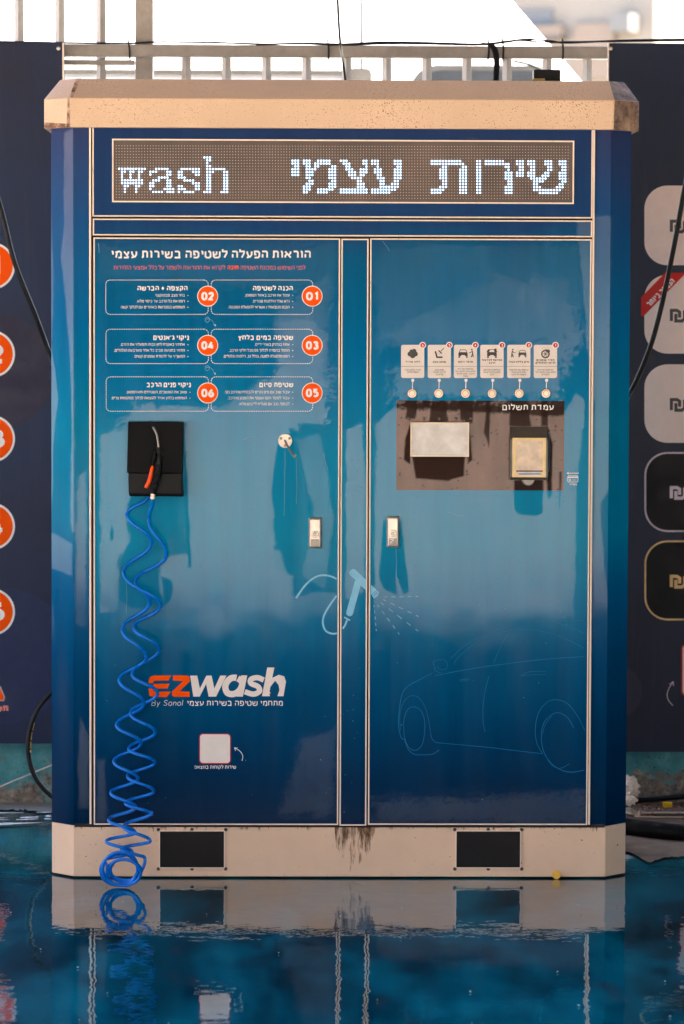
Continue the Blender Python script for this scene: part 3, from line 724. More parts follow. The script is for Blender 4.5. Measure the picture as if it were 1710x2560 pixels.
# logo
C6 = lambda p: (340 + p[0] / 3.92, 1640 + p[1] / 3.92)
def ez(m):
    for p in ([(140, 205), (172, 190), (345, 190), (318, 241), (180, 243), (165, 268), (124, 268), (125, 230)],
              [(176, 272), (328, 272), (308, 318), (180, 320), (160, 300)],
              [(122, 318), (160, 320), (180, 350), (345, 350), (300, 402), (165, 402), (132, 388)],
              [(362, 190), (505, 190), (524, 204), (527, 250), (424, 346), (525, 350), (525, 400), (372, 400), (352, 386), (354, 348), (462, 246), (362, 240)]):
        m.poly([C6(q) for q in p], PR)
printed(dl, 'logo_lettering', ez, m_orange)
def wash(m):
    m.poly([C6(q) for q in [(530, 192), (600, 192), (626, 318), (690, 192), (740, 192), (768, 318), (826, 192), (886, 192), (785, 398), (712, 398), (687, 274), (625, 398), (562, 398)]], PR)
    m.line([C6(q) for q in smooth([(985, 215), (920, 225), (876, 290), (895, 360), (960, 372), (1020, 330), (1040, 260)], 5, True)], 15.5, PR)
    m.poly([C6(q) for q in [(1030, 190), (1090, 190), (1048, 398), (988, 398)]], PR)
    m.line([C6(q) for q in smooth([(1252, 236), (1190, 212), (1128, 228), (1128, 268), (1195, 300), (1210, 345), (1150, 374), (1066, 350)], 5)], 13.2, PR)
    m.poly([C6(q) for q in [(1287, 113), (1356, 113), (1335, 215), (1400, 184), (1452, 200), (1470, 250), (1445, 394), (1386, 394), (1406, 335), (1398, 285), (1364, 242), (1318, 300), (1305, 345), (1312, 394), (1235, 394)]], PR)
    m.line([C6(q) for q in smooth([(1312, 322), (1306, 345), (1316, 368)], 4)], 1.6, PR)
printed(dl, 'logo_lettering', wash, m_card)
printed(dl, 'slogan_lettering', lambda m: (text(m, 'מתחמי שטיפה בשירות עצמי', 467, 707, 1752, 1764.5, 2.1, PR), text(m, 'By Sonol', 378, 456, 1750, 1764.5, 1.25, PR, rtl=False, slant=.18)), m_white)
printed(dl, 'card_rim', lambda m: m.poly(rrect(498, 1834, 577, 1909.5, 9), PR), m_red)
printed(dl, 'blank_card', lambda m: m.poly(rrect(500, 1836, 575, 1907.5, 8), PR - .0003), m_card)
printed(dl, 'caption_lettering', lambda m: text(m, 'שירות לקוחות בווצאפ', 486, 590, 1914, 1922, 1.35, PR), m_white)
printed(dl, 'arrow_print', lambda m: (m.line(smooth([(605, 1902), (607, 1890), (600, 1878), (587, 1870)], 5), 1.5, PR), m.line([(589, 1877), (586, 1869.5), (594, 1870)], 1.4, PR)), m_white)

# spray gun drawing across the doors, car outline on the right door
C5 = lambda p: (720 + p[0] / 4.612, 1400 + p[1] / 4.612)
hose2d = smooth([C5(p) for p in [(92, 440), (200, 290), (320, 195), (430, 176), (540, 207), (606, 266), (622, 310), (560, 410), (470, 540), (412, 650), (404, 740), (440, 820), (520, 850), (590, 830), (650, 765), (682, 690)]], 8)
def clipx(pts, lo, hi):
    out = []; cur = []
    for p in pts:
        if lo < p[0] < hi: cur.append(p)
        elif cur: out.append(cur); cur = []
    if cur: out.append(cur)
    return [c_ for c_ in out if len(c_) > 1]
def bar2d(p, q, wd, n=7):
    p, q = Vector(p), Vector(q); d_ = (q - p).normalized(); nn = Vector((-d_.y, d_.x)); a_ = math.atan2(d_.y, d_.x)
    o = [q + nn * wd / 2 * math.cos(t_) + d_ * wd / 2 * math.sin(t_) for t_ in [i * math.pi / n for i in range(n + 1)]]
    o += [p - nn * wd / 2 * math.cos(t_) - d_ * wd / 2 * math.sin(t_) for t_ in [i * math.pi / n for i in range(n + 1)]]
    return [(v_.x, v_.y) for v_ in o]
barrel = [C5(p) for p in [(718, 120), (745, 102), (775, 110), (1020, 345), (1050, 372), (1030, 420), (992, 446), (962, 402), (845, 300), (835, 290), (800, 250), (712, 172), (700, 145)]]
def clip_poly(pts, x, keep_left):
    out = []
    for i in range(len(pts)):
        p, q = pts[i - 1], pts[i]; ip = (p[0] < x) == keep_left; iq = (q[0] < x) == keep_left
        if ip != iq: t_ = (x - p[0]) / (q[0] - p[0]); out.append((x, p[1] + (q[1] - p[1]) * t_))
        if iq: out.append(q)
    return out
printed(dl, 'spray_gun_print', lambda m: [m.line(s_, 4.6, PR) for s_ in clipx(hose2d, 0, 843.5)], m_pale)
printed(mull, 'spray_gun_print', lambda m: ([m.line(s_, 4.6, PR) for s_ in clipx(hose2d, 856.2, 914)], m.poly(clip_poly(barrel, 914.2, True), PR), m.poly(bar2d(C5((806, 260)), C5((711, 610)), 17), PR), m.line([C5((648, 660)), C5((716, 696))], 3.4, PR)), m_pale)
def spray(m):
    m.poly(clip_poly(barrel, 927.2, False), PR)
    for i, sl_ in enumerate([[(1115, 427), (1500, 421)], [(1100, 457), (1505, 652)], [(1074, 495), (1500, 820)], [(1032, 518), (1285, 858)], [(993, 520), (1018, 818)]]):
        (xa, ya), (xb, yb) = sl_
        for s_, e_ in ((0, .07), (.2, .32), (.44, .56), (.69, .8), (.93, 1)):
            m.line([C5((xa + (xb - xa) * s_, ya + (yb - ya) * s_)), C5((xa + (xb - xa) * e_, ya + (yb - ya) * e_))], 1.5, PR)
printed(dr, 'spray_gun_print', spray, m_pale)
printed(dr, 'spray_gun_lines', lambda m: (m.line([C5(p) for p in [(965, 404), (1020, 346)]], 1.0, PR - .0008), m.line([C5(p) for p in smooth([(985, 422), (1000, 405), (1040, 366)], 3)], 1.0, PR - .0008)), m_carline)
CR = lambda p: (860 + p[0] / 2.306, 1220 + p[1] / 2.306)
CARL = [(1.5, [(615, 985), (700, 905), (830, 840), (1000, 785), (1150, 770), (1250, 785), (1385, 838)]),
        (1.2, [(1150, 770), (1385, 764)]),
        (1.3, [(635, 1020), (655, 980), (760, 890), (860, 843), (960, 822), (1080, 818), (1200, 840), (1310, 885), (1385, 925)]),
        (1.4, [(955, 830), (910, 900), (862, 1010)]),
        (1.9, [(525, 1082), (700, 1048), (900, 1018), (1150, 988), (1385, 972)]),
        (1.6, [(520, 1030), (516, 1000), (560, 990), (590, 1000), (592, 1040), (550, 1045), (540, 1025)]),
        (1.6, [(520, 1030), (530, 1055), (560, 1066)]),
        (1.8, [(510, 1066), (440, 1103), (365, 1145), (333, 1195), (318, 1290), (314, 1370), (330, 1440), (348, 1448)]),
        (1.2, [(325, 1400), (322, 1310), (340, 1240), (380, 1200), (430, 1208), (470, 1270), (490, 1350), (505, 1440), (530, 1468)]),
        (1.5, [(1145, 1532), (1000, 1515), (800, 1492), (530, 1468)]),
        (1.8, [(348, 1448), (370, 1505), (405, 1535), (450, 1538), (510, 1534), (548, 1510)]),
        (1.6, [(345, 1400), (345, 1340), (365, 1280), (400, 1262), (440, 1280), (462, 1330), (465, 1400), (450, 1480), (410, 1513), (370, 1490), (350, 1440), (345, 1400)]),
        (1.6, [(835, 1085), (812, 1180), (801, 1270), (803, 1350), (812, 1405)]),
        (1.5, [(665, 1108), (690, 1103), (725, 1102)]), (1.1, [(668, 1113), (715, 1110)]),
        (1.5, [(1020, 1083), (1060, 1062), (1110, 1056), (1168, 1060)]), (1.3, [(1030, 1080), (1100, 1076), (1165, 1075)]),
        (1.6, [(1145, 1532), (1112, 1470), (1103, 1390), (1120, 1300), (1165, 1240), (1220, 1220), (1290, 1245), (1350, 1320), (1388, 1400)]),
        (1.8, [(1385, 1626), (1310, 1638), (1240, 1620), (1180, 1570), (1145, 1500), (1138, 1420), (1155, 1350), (1200, 1305), (1240, 1296), (1290, 1325), (1325, 1385)]),
        (1.1, [(1145, 1420), (1160, 1365), (1200, 1312)]), (1.2, [(1160, 1540), (1200, 1600), (1250, 1615), (1300, 1590)])]
printed(dr, 'car_outline_print', lambda m: [m.line([CR(p) for p in smooth(pts, 6)], wd, PR) for wd, pts in CARL], m_carline)

# locks
def lock(parent, x0, y0, x1, y1, mark):
    a, b, c, d = rect(x0, y0, x1, y1); yb = -.0085; h = d - c; wd = b - a
    rings = [[(a, yb, c), (b, yb, c), (b, yb, d), (a, yb, d)], [(a, yb - .004, c), (b, yb - .004, c), (b, yb - .004, d), (a, yb - .004, d)],
             [(a + .004, yb - .010, c + .005), (b - .004, yb - .010, c + .005), (b - .004, yb - .010, d - .005), (a + .004, yb - .010, d - .005)]]
    o = MB().loft(rings).build('lock_handle', m_steel, parent, bevel=.0008)
    mb = MB().box(a + .0055, b - .0055, yb - .0125, yb - .0098, c + h * .30, d - h * .08)
    mb.lathe(((a + b) / 2, yb - .0123, c + h * .46), (0, -1, 0), [(.0092, 0), (.0092, .0022), (.0078, .003), (.0045, .003), (.0042, .0012), (.0024, .0012), (.0022, .003), (0, .003)], 24)
    mb.build('lock_handle', m_steel, parent, bevel=.0006)
    MB().box(a + .0055, b - .0055, yb - .0112, yb - .0098, c + h * .07, c + h * .292).build('lock_flap', m_steel2, parent)
    if mark:
        cx = (x0 + x1) / 2
        printed(parent, 'lock_mark', lambda m: m.line([(cx - 7, y1 - 19), (cx + 2, y1 - 20), (cx - 6, y1 - 10)], 1.6, yb - .0118), m_white)
lock(dl, 771, 1292.5, 804.5, 1370, False); lock(dr, 966, 1289.5, 998.3, 1368, True)

# hook
hc = U(713, 1102, -.0085)
mb = MB().lathe(hc, (0, -1, 0), [(.0176, 0), (.0176, .002), (.0166, .003), (0, .003)], 32); hook = mb.build('coat_hook', simple('satin steel plate', lin(226, 206, 186), .4, metal=.3), dl)
mb = MB()
for dx, dz in ((-.0105, .006), (.0105, .006), (0, -.0115)): mb.lathe(hc + Vector((dx, -.003, dz)), (0, -1, 0), [(.0034, 0), (.0034, .0012), (.002, .002), (0, .002)], 10)
mb.build('hook_screws', m_steel2, dl)
mb = MB().tube(smooth([tuple(hc + Vector((-.001, -.002, .001))), tuple(hc + Vector((.006, -.035, -.012))), tuple(hc + Vector((.018, -.07, -.030))), tuple(hc + Vector((.023, -.08, -.036))), tuple(hc + Vector((.026, -.082, -.030)))], 5), .0026, 10)
mb.build('hook_rod', m_steel2, dl, smooth=True)

# holster box
a, b, c, d = rect(322, 1054, 460, 1239)
zs = Z(1181); yb = -.0085
mb = MB().prism([(a, yb, d), (a, yb - .030, d), (a - .002, yb - .050, zs), (a - .002, yb, zs)], (0, 0, 0), (b - a, 0, 0))
holster = mb.build('gun_holster', m_black, dl, bevel=.002)
mb = MB().prism([(a + .001, yb, zs - .0005), (a + .001, yb - .044, zs - .0005), (a + .001, yb - .040, c + .008), (a + .004, yb - .034, c), (a + .004, yb, c)], (0, 0, 0), (b - a - .004, 0, 0))
mb.build('gun_holster', simple('black plastic, lower pocket', (.008, .008, .008, 1), .35, spec=.1), dl, bevel=.002)

# ---- right door: programme cards, buttons, payment label
CX = [(1002.7, 1060.7), (1069.4, 1127.4), (1134.7, 1192.4), (1200.7, 1259), (1268, 1326), (1334.4, 1392.7)]
BXS = [1030.2, 1096.5, 1163.5, 1230.2, 1297.9, 1364.9]
TXT = [('6', ['לחץ אוויר'], ['אוויר בלחץ גבוה', 'להסרת לכלוך']), ('5', ['שואב אבק'], ['שואב אבק', 'לניקוי פנימי', 'של הרכב']),
       ('4', ['סופר ווקס'], ['יש לקחת את ידית', 'הלחץ גבוה ולהתיז על', 'הרכב - מונע לכלוך', 'בעתיד']), ('3', ['מברשת לקירצוף', 'הרכב'], ['יש לקחת את מברשת', 'הסבון ולהבריש את', 'הרכב']),
       ('2', ['מים בלחץ גבוה'], ['יש לקחת את ידית צינור', 'הלחץ מים הגבוה', 'ולשטוף את הרכב']), ('1', ['מסיר שומנים', 'לניקוי הגלגלים'], ['יש לקחת את ידית', 'הלחץ גבוה ולהתיז על', 'הגלגלים'])]
def car_icon(m, cx, cy, s, Y):
    m.line([(cx - 9 * s, cy - 4 * s), (cx - 6.5 * s, cy - 10 * s), (cx + 6.5 * s, cy - 10 * s), (cx + 9 * s, cy - 4 * s)], 1.5 * s, Y)
    m.poly([(cx - 11 * s, cy - 2 * s), (cx - 9 * s, cy - 4.4 * s), (cx + 9 * s, cy - 4.4 * s), (cx + 11 * s, cy - 2 * s), (cx + 11 * s, cy + 5 * s), (cx + 5 * s, cy + 5 * s), (cx + 4 * s, cy + 2.5 * s), (cx - 4 * s, cy + 2.5 * s), (cx - 5 * s, cy + 5 * s), (cx - 11 * s, cy + 5 * s)], Y)
    for k in (-1, 1): m.poly([(cx + k * 11 * s, cy + 5.4 * s), (cx + k * 7 * s, cy + 5.4 * s), (cx + k * 7 * s, cy + 9 * s), (cx + k * 11 * s, cy + 9 * s)][::k], Y)
def person_icon(m, x, y, s, Y, k=1):
    m.disc(x, y - 11 * s, 2.1 * s, Y, 10)
    m.line([(x - k * 1 * s, y - 8 * s), (x - k * 2.2 * s, y - 1 * s), (x + k * 1.5 * s, y + 8 * s)], 2.6 * s, Y)
    m.line([(x - k * 2.2 * s, y - 1 * s), (x - k * 3.6 * s, y + 8 * s)], 2.2 * s, Y)
    m.line([(x - k * 1 * s, y - 7 * s), (x + k * 3 * s, y - 3.5 * s), (x + k * 7 * s, y - 3 * s)], 1.7 * s, Y)
def icon(m, k, cx, Y):
    cy = 885
    if k == '6':
        for dx, dy, r_ in ((-7, 0, 6), (7, 0, 6), (-3, -6, 5.5), (3.5, -7, 6), (0, 3, 7.5)): m.disc(cx + dx, cy + dy, r_, Y, 16)
    elif k == '5':
        m.line([(cx - 10, cy - 7), (cx - 6, cy + 8), (cx + 8, cy + 8)], 4, Y); m.line([(cx + 11, cy - 15), (cx + 4, cy - 7)], 2, Y); m.line([(cx - 2, cy - 9), (cx + 6, cy - 1)], 3, Y)
        for i in range(4): m.disc(cx - 4 + i * 2, cy - 3 + i * 1.5, .7, Y, 6)
    elif k == '4': car_icon(m, cx - 6, cy, 1.05, Y); person_icon(m, cx + 16, cy, 1.0, Y, -1)
    elif k == '3':
        car_icon(m, cx, cy, 1.1, Y)
        for dx, dy in ((-8, -9), (8, -8), (-10, -6), (9, -11), (10, -6)): m.disc(cx + dx, cy + dy, 3, Y, 10)
    elif k == '2':
        car_icon(m, cx + 9, cy, .9, Y); person_icon(m, cx - 15, cy, 1.0, Y, 1)
        for i in range(14): m.disc(cx - 6 + random.random() * 16, cy - 14 + random.random() * 16, .55, Y, 5)
    else:
        m.ring(cx, cy, 9.2, 3.4, Y, 24); m.disc(cx, cy, 2.2, Y, 10)
        for i in range(6): m.line([(cx, cy), (cx + 8 * math.cos(i * 1.047), cy + 8 * math.sin(i * 1.047))], 1.4, Y)
        m.disc(cx + 7, cy - 7, 4.5, Y, 10); m.disc(cx + 2, cy - 9, 3, Y, 10)
        for i in range(5): m.disc(cx - 8 + i * 4.4, cy - 14 - (i % 2) * 3, .8, Y, 6)
m_btn = simple('cream metal button', lin(228, 204, 178), .35, metal=.2, var=.04)
for (x0, x1), bx, (num, head, body) in zip(CX, BXS, TXT):
    cx = (x0 + x1) / 2
    card = printed(dr, 'programme_card', lambda m: m.poly(rrect(x0, 862, x1, 945, 5), PR), m_card)
    def ct(m):
        icon(m, num, cx, PR - .0006)
        for i, s_ in enumerate(head):
            yb = (907 if len(head) == 1 else 902.5) + i * 7; hw = min(25, len(s_) * 2.05); text(m, s_, cx - hw, cx + hw, yb - 4.6, yb, 1.2, PR - .0006)
        for i, s_ in enumerate(body):
            yb = 926.5 + i * 5.9 - (2 if len(body) > 3 else 0); hw = min(25, len(s_) * 1.32); text(m, s_, cx - hw, cx + hw, yb - 3.6, yb, .62, PR - .0006)
        m.line([(x0, 916), (x1, 916)], .7, PR - .0006)
    printed(dr, 'card_lettering', ct, m_ink)
    printed(dr, 'badge_rim', lambda m: m.disc(x1 - 4, 863, 8.4, PR - .0009), m_white)
    printed(dr, 'number_badge', lambda m: m.disc(x1 - 4, 863, 5.9, PR - .0012), m_red)
    printed(dr, 'badge_number', lambda m: text(m, num, x1 - 6 + (.7 if num == '1' else 0), x1 - 1.6 - (.7 if num == '1' else 0), 859.6, 866.6, 1.5, PR - .0015, rtl=False), m_white)
    printed(dr, 'button_line', lambda m: (m.disc(bx + 1.6, 950.8, 4.0, PR), m.line([(bx + 1.4, 951), (bx + .8, 972)], 2.0, PR)), m_white)
    p = U(bx, 983.5, -.0085)
    MB().lathe(p, (0, -1, 0), [(.0112, 0), (.0112, .003), (.0102, .0045), (.0074, .0047), (.0070, .0036), (.0066, .0044), (0, .0048)], 28).build('push_button', m_btn, dr, smooth=False)
    printed(dr, 'button_gasket', lambda m: m.ring(bx, 983.5, 11.6, 1.8, -.0088, 24), m_ink)
    printed(dr, 'button_ring', lambda m: m.ring(bx, 983.5, 7.1, 1.1, -.0134, 24), simple('bronze ring', lin(150, 110, 80), .4))
# payment label (skin with the film) and its fittings
a, b, c, d = rect(990.5, 1001.5, 1409.5, 1225.5)
pay = skin([((a, PR - .0001, c), (b, PR - .0001, c), (b, PR - .0001, d), (a, PR - .0001, d))], 'payment_label', m_brown, dr)
printed(dr, 'payment_lettering', lambda m: text(m, 'עמדת תשלום', 1255, 1384.5, 1012, 1025.5, 2.8, PR - .0004), m_white)
a, b, c, d = rect(1027, 1056.5, 1169.5, 1138.8)
t = NT('milky scratched screen cover'); t.set(Base_Color=t.ramp(t.noise(24, 5, .6), [(.35, lin(192, 182, 170)), (.7, lin(220, 212, 200))]), Roughness=.3)
MB().box(a, b, -.032, -.0093, c, d).build('payment_screen', t.m, dr)
frame(a - .0016, b + .0016, c - .0016, d + .0016, .0034, -.034, -.0095).build('screen_rim', simple('cream screen rim', lin(236, 210, 176), .4), dr, bevel=.0005)
m_riv = simple('brown rivet', lin(84, 64, 54), .4)
for px in (1020.6, 1060, 1098, 1139, 1177): MB().lathe(U(px, 1046.5, PR), (0, -1, 0), [(.0042, 0), (.0040, .0015), (.0022, .003), (0, .003)], 12).build('rivet', m_riv, dr)
a, b, c, d = rect(1273, 1065.5, 1368, 1198); zf = Z(1092.5, 1320); zl = Z(1190, 1320)
mb = MB().prism([(a, PR, d), (a, PR - .022, zf), (a, PR - .034, zf - .004), (a, PR - .034, zl), (a, PR - .030, c), (a, PR, c)], (0, 0, 0), (b - a, 0, 0))
mb.build('card_reader', simple('grey brown reader housing', lin(72, 66, 58), .35), dr, bevel=.0015)
a2, b2, c2, d2 = rect(1278, 1093, 1362, 1191)
MB().box(a2, b2, PR - .0365, PR - .033, c2, d2).build('reader_face', simple('worn cream reader face', lin(228, 200, 160), .4, var=.15, scale=60, spec=.2), dr)
a2, b2, c2, d2 = rect(1281, 1094, 1359, 1190)
frame(a2, b2, c2, d2, .005, PR - .038, PR - .0352).build('reader_frame', simple('yellow reader frame', lin(238, 206, 126), .4), dr)
a2, b2, c2, d2 = rect(1288, 1100, 1354, 1174)
MB().box(a2, b2, PR - .0372, PR - .0355, c2, d2).build('reader_pad', simple('stained beige pad', lin(224, 198, 168), .5, var=.18, scale=45), dr)
MB().box(a2, b2, PR - .0378, PR - .036, c2 - .003, c2).build('card_slot', m_ink, dr)
a2, b2, c2, d2 = rect(1293, 1180.5, 1348, 1187)
MB().box(a2, b2, PR - .0378, PR - .036, c2, d2).build('reader_strip', simple('blue reader strip', lin(96, 140, 214), .4), dr)
p = U(1320, 1198, PR)
MB().lathe(p, (0, -1, 0), [(.0165, 0), (.0165, .012), (.014, .015), (0, .015)], 24).build('reader_tongue', m_steel2, dr)
def cardicon(m):
    m.line([(1418, 1183), (1447, 1183)], 1.6, PR); m.line([(1422, 1180), (1417.5, 1183), (1422, 1186)], 1.4, PR)
    m.line(rrect(1419.5, 1189, 1445, 1205, 2.5, 3), 1.3, PR, True); m.poly([(1420, 1191.5), (1444.5, 1191.5), (1444.5, 1195), (1420, 1195)], PR)
    m.ring(1425, 1200, 1.8, 1, PR, 10); m.line([(1431, 1200), (1442, 1200)], 1, PR)
    text(m, 'אשראי', 1423, 1442, 1208.5, 1213.5, 1.0, PR)
printed(dr, 'card_icon_print', cardicon, m_white)
printed(header, 'scratch', lambda m: (m.line([(1166, 347), (1180, 345), (1196, 347)], 1.2, PR), m.disc(1182, 346, 3, PR, 8, 1.4)), m_ink)

# small wear on the vinyl: dark bare specks, pale flecks, dried drip lines and scratches
m_drip = simple('dried drip', lin(92, 142, 160), .5, spec=.1)
def wear(parent, x0, x1, seed, drips):
    r_ = random.Random(seed)
    def dr_(m):
        for _ in range(16): m.disc(r_.uniform(x0, x1), r_.uniform(1500, 2040), r_.uniform(.6, 1.3), PR, 7)
        for pts, wd in drips:
            q_ = smooth(pts, 4); m.line([(a_ + r_.uniform(-.5, .5), b_) for a_, b_ in q_], wd, PR)
    printed(parent, 'dried_drips', dr_, m_drip)
wear(dl, 250, 835, 5, [([(810, 1133), (812, 1150), (820, 1175)], 2.4), ([(608, 1100), (622, 1093), (640, 1091)], .9), ([(713, 1125), (712, 1180), (710, 1290)], 1.6), ([(740, 1140), (742, 1200), (741, 1260)], 1.3), ([(246, 608), (247, 620), (248, 632)], 1.6), ([(316, 1450), (317, 1500), (315, 1535)], 1.4), ([(822, 1290), (826, 1320), (822, 1345), (826, 1390)], .9)])
wear(dr, 940, 1465, 9, [([(990, 1370), (992, 1410), (990, 1440), (997, 1452)], 1.8), ([(1120, 1280), (1140, 1287), (1160, 1290)], .8), ([(1066, 1000), (1098, 1004)], .5), ([(956, 602), (968, 618), (974, 628)], 1.0), ([(1372, 1080), (1375, 1130), (1372, 1180)], 1.0), ([(1160, 1050), (1165, 1062), (1168, 1080)], .8)])
wear(mull, 858, 912, 11, [([(868, 1206), (884, 1212), (910, 1228)], 1.0), ([(882, 1230), (884, 1262)], 1.2)])

# ------------------------------------------------------------------ air gun and coiled hose
gun = thing('air_gun', 'black air blow gun with orange trigger hanging on the black holster box', 'air gun', tuple(U(382, 1235, -.085)))
C4 = lambda x, y, Y: tuple(U(300 + x / 8.711, 1040 + y / 8.711, Y))
P = [C4(718, 242, -.078), C4(765, 320, -.08), C4(800, 400, -.081), C4(826, 540, -.081), C4(842, 690, -.081)]
keep(gun, MB().tube(smooth(P, 5), .0027, 10).build('nozzle', m_steel2, smooth=True))
hb_ = MB().tube(smooth([C4(838, 680, -.081), C4(850, 780, -.08), C4(858, 860, -.079)], 4), .0052, 10)
hb_.tube(smooth([C4(890, 800, -.08), C4(925, 830, -.08), C4(915, 860, -.08)], 4), .0016, 8)
# grip: ribbed tapering handle
ax0, ax1 = Vector(C4(850, 850, -.079)), Vector(C4(718, 1695, -.079)); N = 96; pts = []; rad = []
for i in range(N + 1):
    t_ = i / N; pts.append(ax0.lerp(ax1, t_) + Vector((.0035 * math.sin(t_ * math.pi), 0, 0)))
    r_ = .0080 + .0024 * math.sin(min(1, t_ * 2.2) * math.pi / 2) - .004 * max(0, t_ - .55) / .45
    rad.append(r_ + (.0009 * math.sin(t_ * 2 * math.pi * 17) if t_ > .2 else 0))
hb_.tube(pts, rad, 14)
hd = hb_.build('handle', m_rubber, smooth=True)
lev = MB().tube(smooth([C4(785, 765, -.084), C4(765, 850, -.086), C4(748, 960, -.086), C4(725, 1090, -.085)], 5), [.0015 + .004 * math.sin(math.pi * i / 15) for i in range(16)], 10).build('lever_guard', m_black, smooth=True)
trg = MB().tube(smooth([C4(712, 1085, -.086), C4(690, 1190, -.088), C4(668, 1300, -.089), C4(625, 1440, -.09), C4(560, 1565, -.09)], 5), [.0022, .0030, .0036, .0040, .0043, .0045, .0046, .0047, .0048, .0049, .0050, .0051, .0052, .0053, .0053, .0053, .0052, .0052, .005, .0046, .004], 12).build('trigger', simple('glossy orange plastic', lin(252, 80, 2), .3, var=.04, spec=.25), smooth=True)
fit = MB().lathe(C4(718, 1690, -.079), (-.06, 0, -1), [(.0045, 0), (.0062, .001), (.0062, .005), (.005, .006), (.0062, .007), (.006, .013), (.004, .0145), (0, .0145)], 10).build('hose_fitting', simple('worn brass fitting', lin(232, 204, 180), .35, metal=.4))
keep(gun, hd, lev, trg, fit)

C1 = lambda x, y: (220 + x / 2.306, 1020 + y / 2.306); C2 = lambda x, y: (220 + x / 2.306, 1520 + y / 2.306); C3 = lambda x, y: (x / 1.834, 1960 + y / 1.834)
A = [C1(350, 505), C1(225, 612), C1(366, 775), C1(205, 950), C1(355, 1120), C2(198, 125), C2(336, 285), C2(180, 415), C2(322, 552), C2(165, 675), C2(306, 780), C2(150, 885), C2(288, 985), C2(132, 1065), C2(275, 1150), C3(508, 40), C3(620, 108), C3(498, 165), C3(620, 222), C3(487, 262), C3(606, 312), C3(478, 352)]
A = [p for i, p in enumerate(A) if i != 15]
B = [C1(373, 522), C1(350, 645), C1(452, 850), C1(275, 1000), C1(420, 1140), C2(265, 112), C2(411, 238), C2(255, 382), C2(402, 492), C2(245, 608), C2(387, 718), C2(235, 812), C2(387, 890), C2(228, 970), C2(380, 1056), C2(215, 1124), C2(367, 1190), C3(575, 86), C3(696, 130), C3(566, 196), C3(689, 262), C3(556, 296), C3(670, 346)]
B = [p for i, p in enumerate(B) if i != 17]
def coil(ext, y0, first_right):
    out = []; n = len(ext)
    for i in range(n - 1):
        (x0, z0), (x1, z1) = ext[i], ext[i + 1]; steps = 12
        front = (x1 > x0)
        fr = i / (n - 1); base = -.046 - .02 * fr - (.07 * max(0, fr - .75) / .25)
        amp = .026 * min(1, i / 2 + .2)
        for k in range(steps):
            t_ = k / steps; e = (1 - math.cos(t_ * math.pi)) / 2
            zt_ = t_ + .02 * math.sin(2 * math.pi * t_)
            Y = base + (-amp if front else amp) * math.sin(t_ * math.pi)
            if i == 0: Y = y0 + (base - y0) * t_
            out.append(Vector(U(x0 + (x1 - x0) * e, z0 + (z1 - z0) * zt_, Y)))
    return out
ca = coil(A, -.03, False); cb_ = coil(B, -.079, True)
lc = Vector(U(309, 2190, -.15)); loops = []
lc.z = .046
for k in range(0, 4 * 20 + 11):
    t_ = k / 20 * 2 * math.pi; r_ = .041 - .0055 * math.sin(t_ * .43)
    ang = math.pi * .85 + t_
    loops.append(lc + Vector((math.cos(ang) * r_ + .009 * math.sin(t_ * .45) - .002, -.012 + .014 * math.sin(t_ * .33) - .016 * math.sin(ang), math.sin(ang) * r_ * (.92 - .10 * math.sin(t_ * .5)) + .005 * math.cos(t_ * .61))))
path = ca + [ca[-1].lerp(loops[0], .5) + Vector((-.004, 0, 0))] + loops + [loops[-1].lerp(cb_[-1], .5) + Vector((.004, 0, .004))] + cb_[::-1]
path = smooth([tuple(p) for p in path[::2]], 4)
for p in path: p.z = max(p.z, .0062)
tag(MB().tube(path, .0042, 10).build('coiled_hose', m_tube, smooth=True), 'bright blue coiled air hose hanging down the kiosk front to the wet floor', 'air hose')

# coin at the foot of the plinth
cp = U(1391, 2188.5, -.004)
coin = MB().lathe((cp.x, -.0065, .0114), (0, -1, .06), [(.0105, 0), (.0112, .0004), (.0112, .0018), (.0100, .0022), (.0096, .0017), (.004, .0017), (.0036, .0022), (0, .0022)], 28).build('coin', simple('gold coin metal', lin(232, 176, 60), .4, metal=.2))
tag(coin, 'small gold coin standing against the foot of the beige kiosk plinth', 'coin')
# block on the roof
p = U(1366, 196, .2)
o = MB().box(p.x - .034, p.x + .034, .17, .23, zt + .0005, zt + .034)
blk = thing('plastic_block', 'small flat black block lying on top of the kiosk roof', 'block', (p.x, .2, zt))
keep(blk, o.build('casing', m_black, bevel=.003), MB().box(p.x - .037, p.x - .006, .166, .1695, zt + .0008, zt + .011).build('label_strip', simple('olive yellow strip', lin(150, 130, 50), .5)))

# ------------------------------------------------------------------ wall, sign boards
def wall_mat():
    t = NT('flaking turquoise paint on concrete')
    z = t.n('ShaderNodeSeparateXYZ'); t.l(t.n('ShaderNodeNewGeometry').outputs['Position'], z.inputs[0])
    big = t.noise(11, 6, .75); f = t.noise(48, 5, .7)
    conc = t.ramp(f, [(.32, lin(66, 60, 52)), (.55, lin(134, 122, 106)), (.72, lin(176, 164, 146))])
    paint = t.ramp(t.noise(18, 4), [(.3, lin(44, 116, 118)), (.7, lin(92, 160, 158))])
    k = t.n('ShaderNodeMath', operation='MULTIPLY_ADD'); t.l(z.outputs[2], k.inputs[0]); k.inputs[1].default_value = 1.5; t.l(big, k.inputs[2])
    c = t.mix(t.ramp(k.outputs[0], [(.58, K0), (.66, W1)]), conc, paint)
    c = t.mix(t.ramp(t.noise(70, 4, .7), [(.60, K0), (.66, gray(.8))]), c, lin(46, 40, 36))
    c = t.mix(t.ramp(t.noise(7, 4, .7), [(.6, K0), (.68, gray(.8))]), c, lin(128, 92, 70))
    t.set(Base_Color=c, Roughness=.85); t.bump(f, .6, .006); return t.m
YW = 1.33
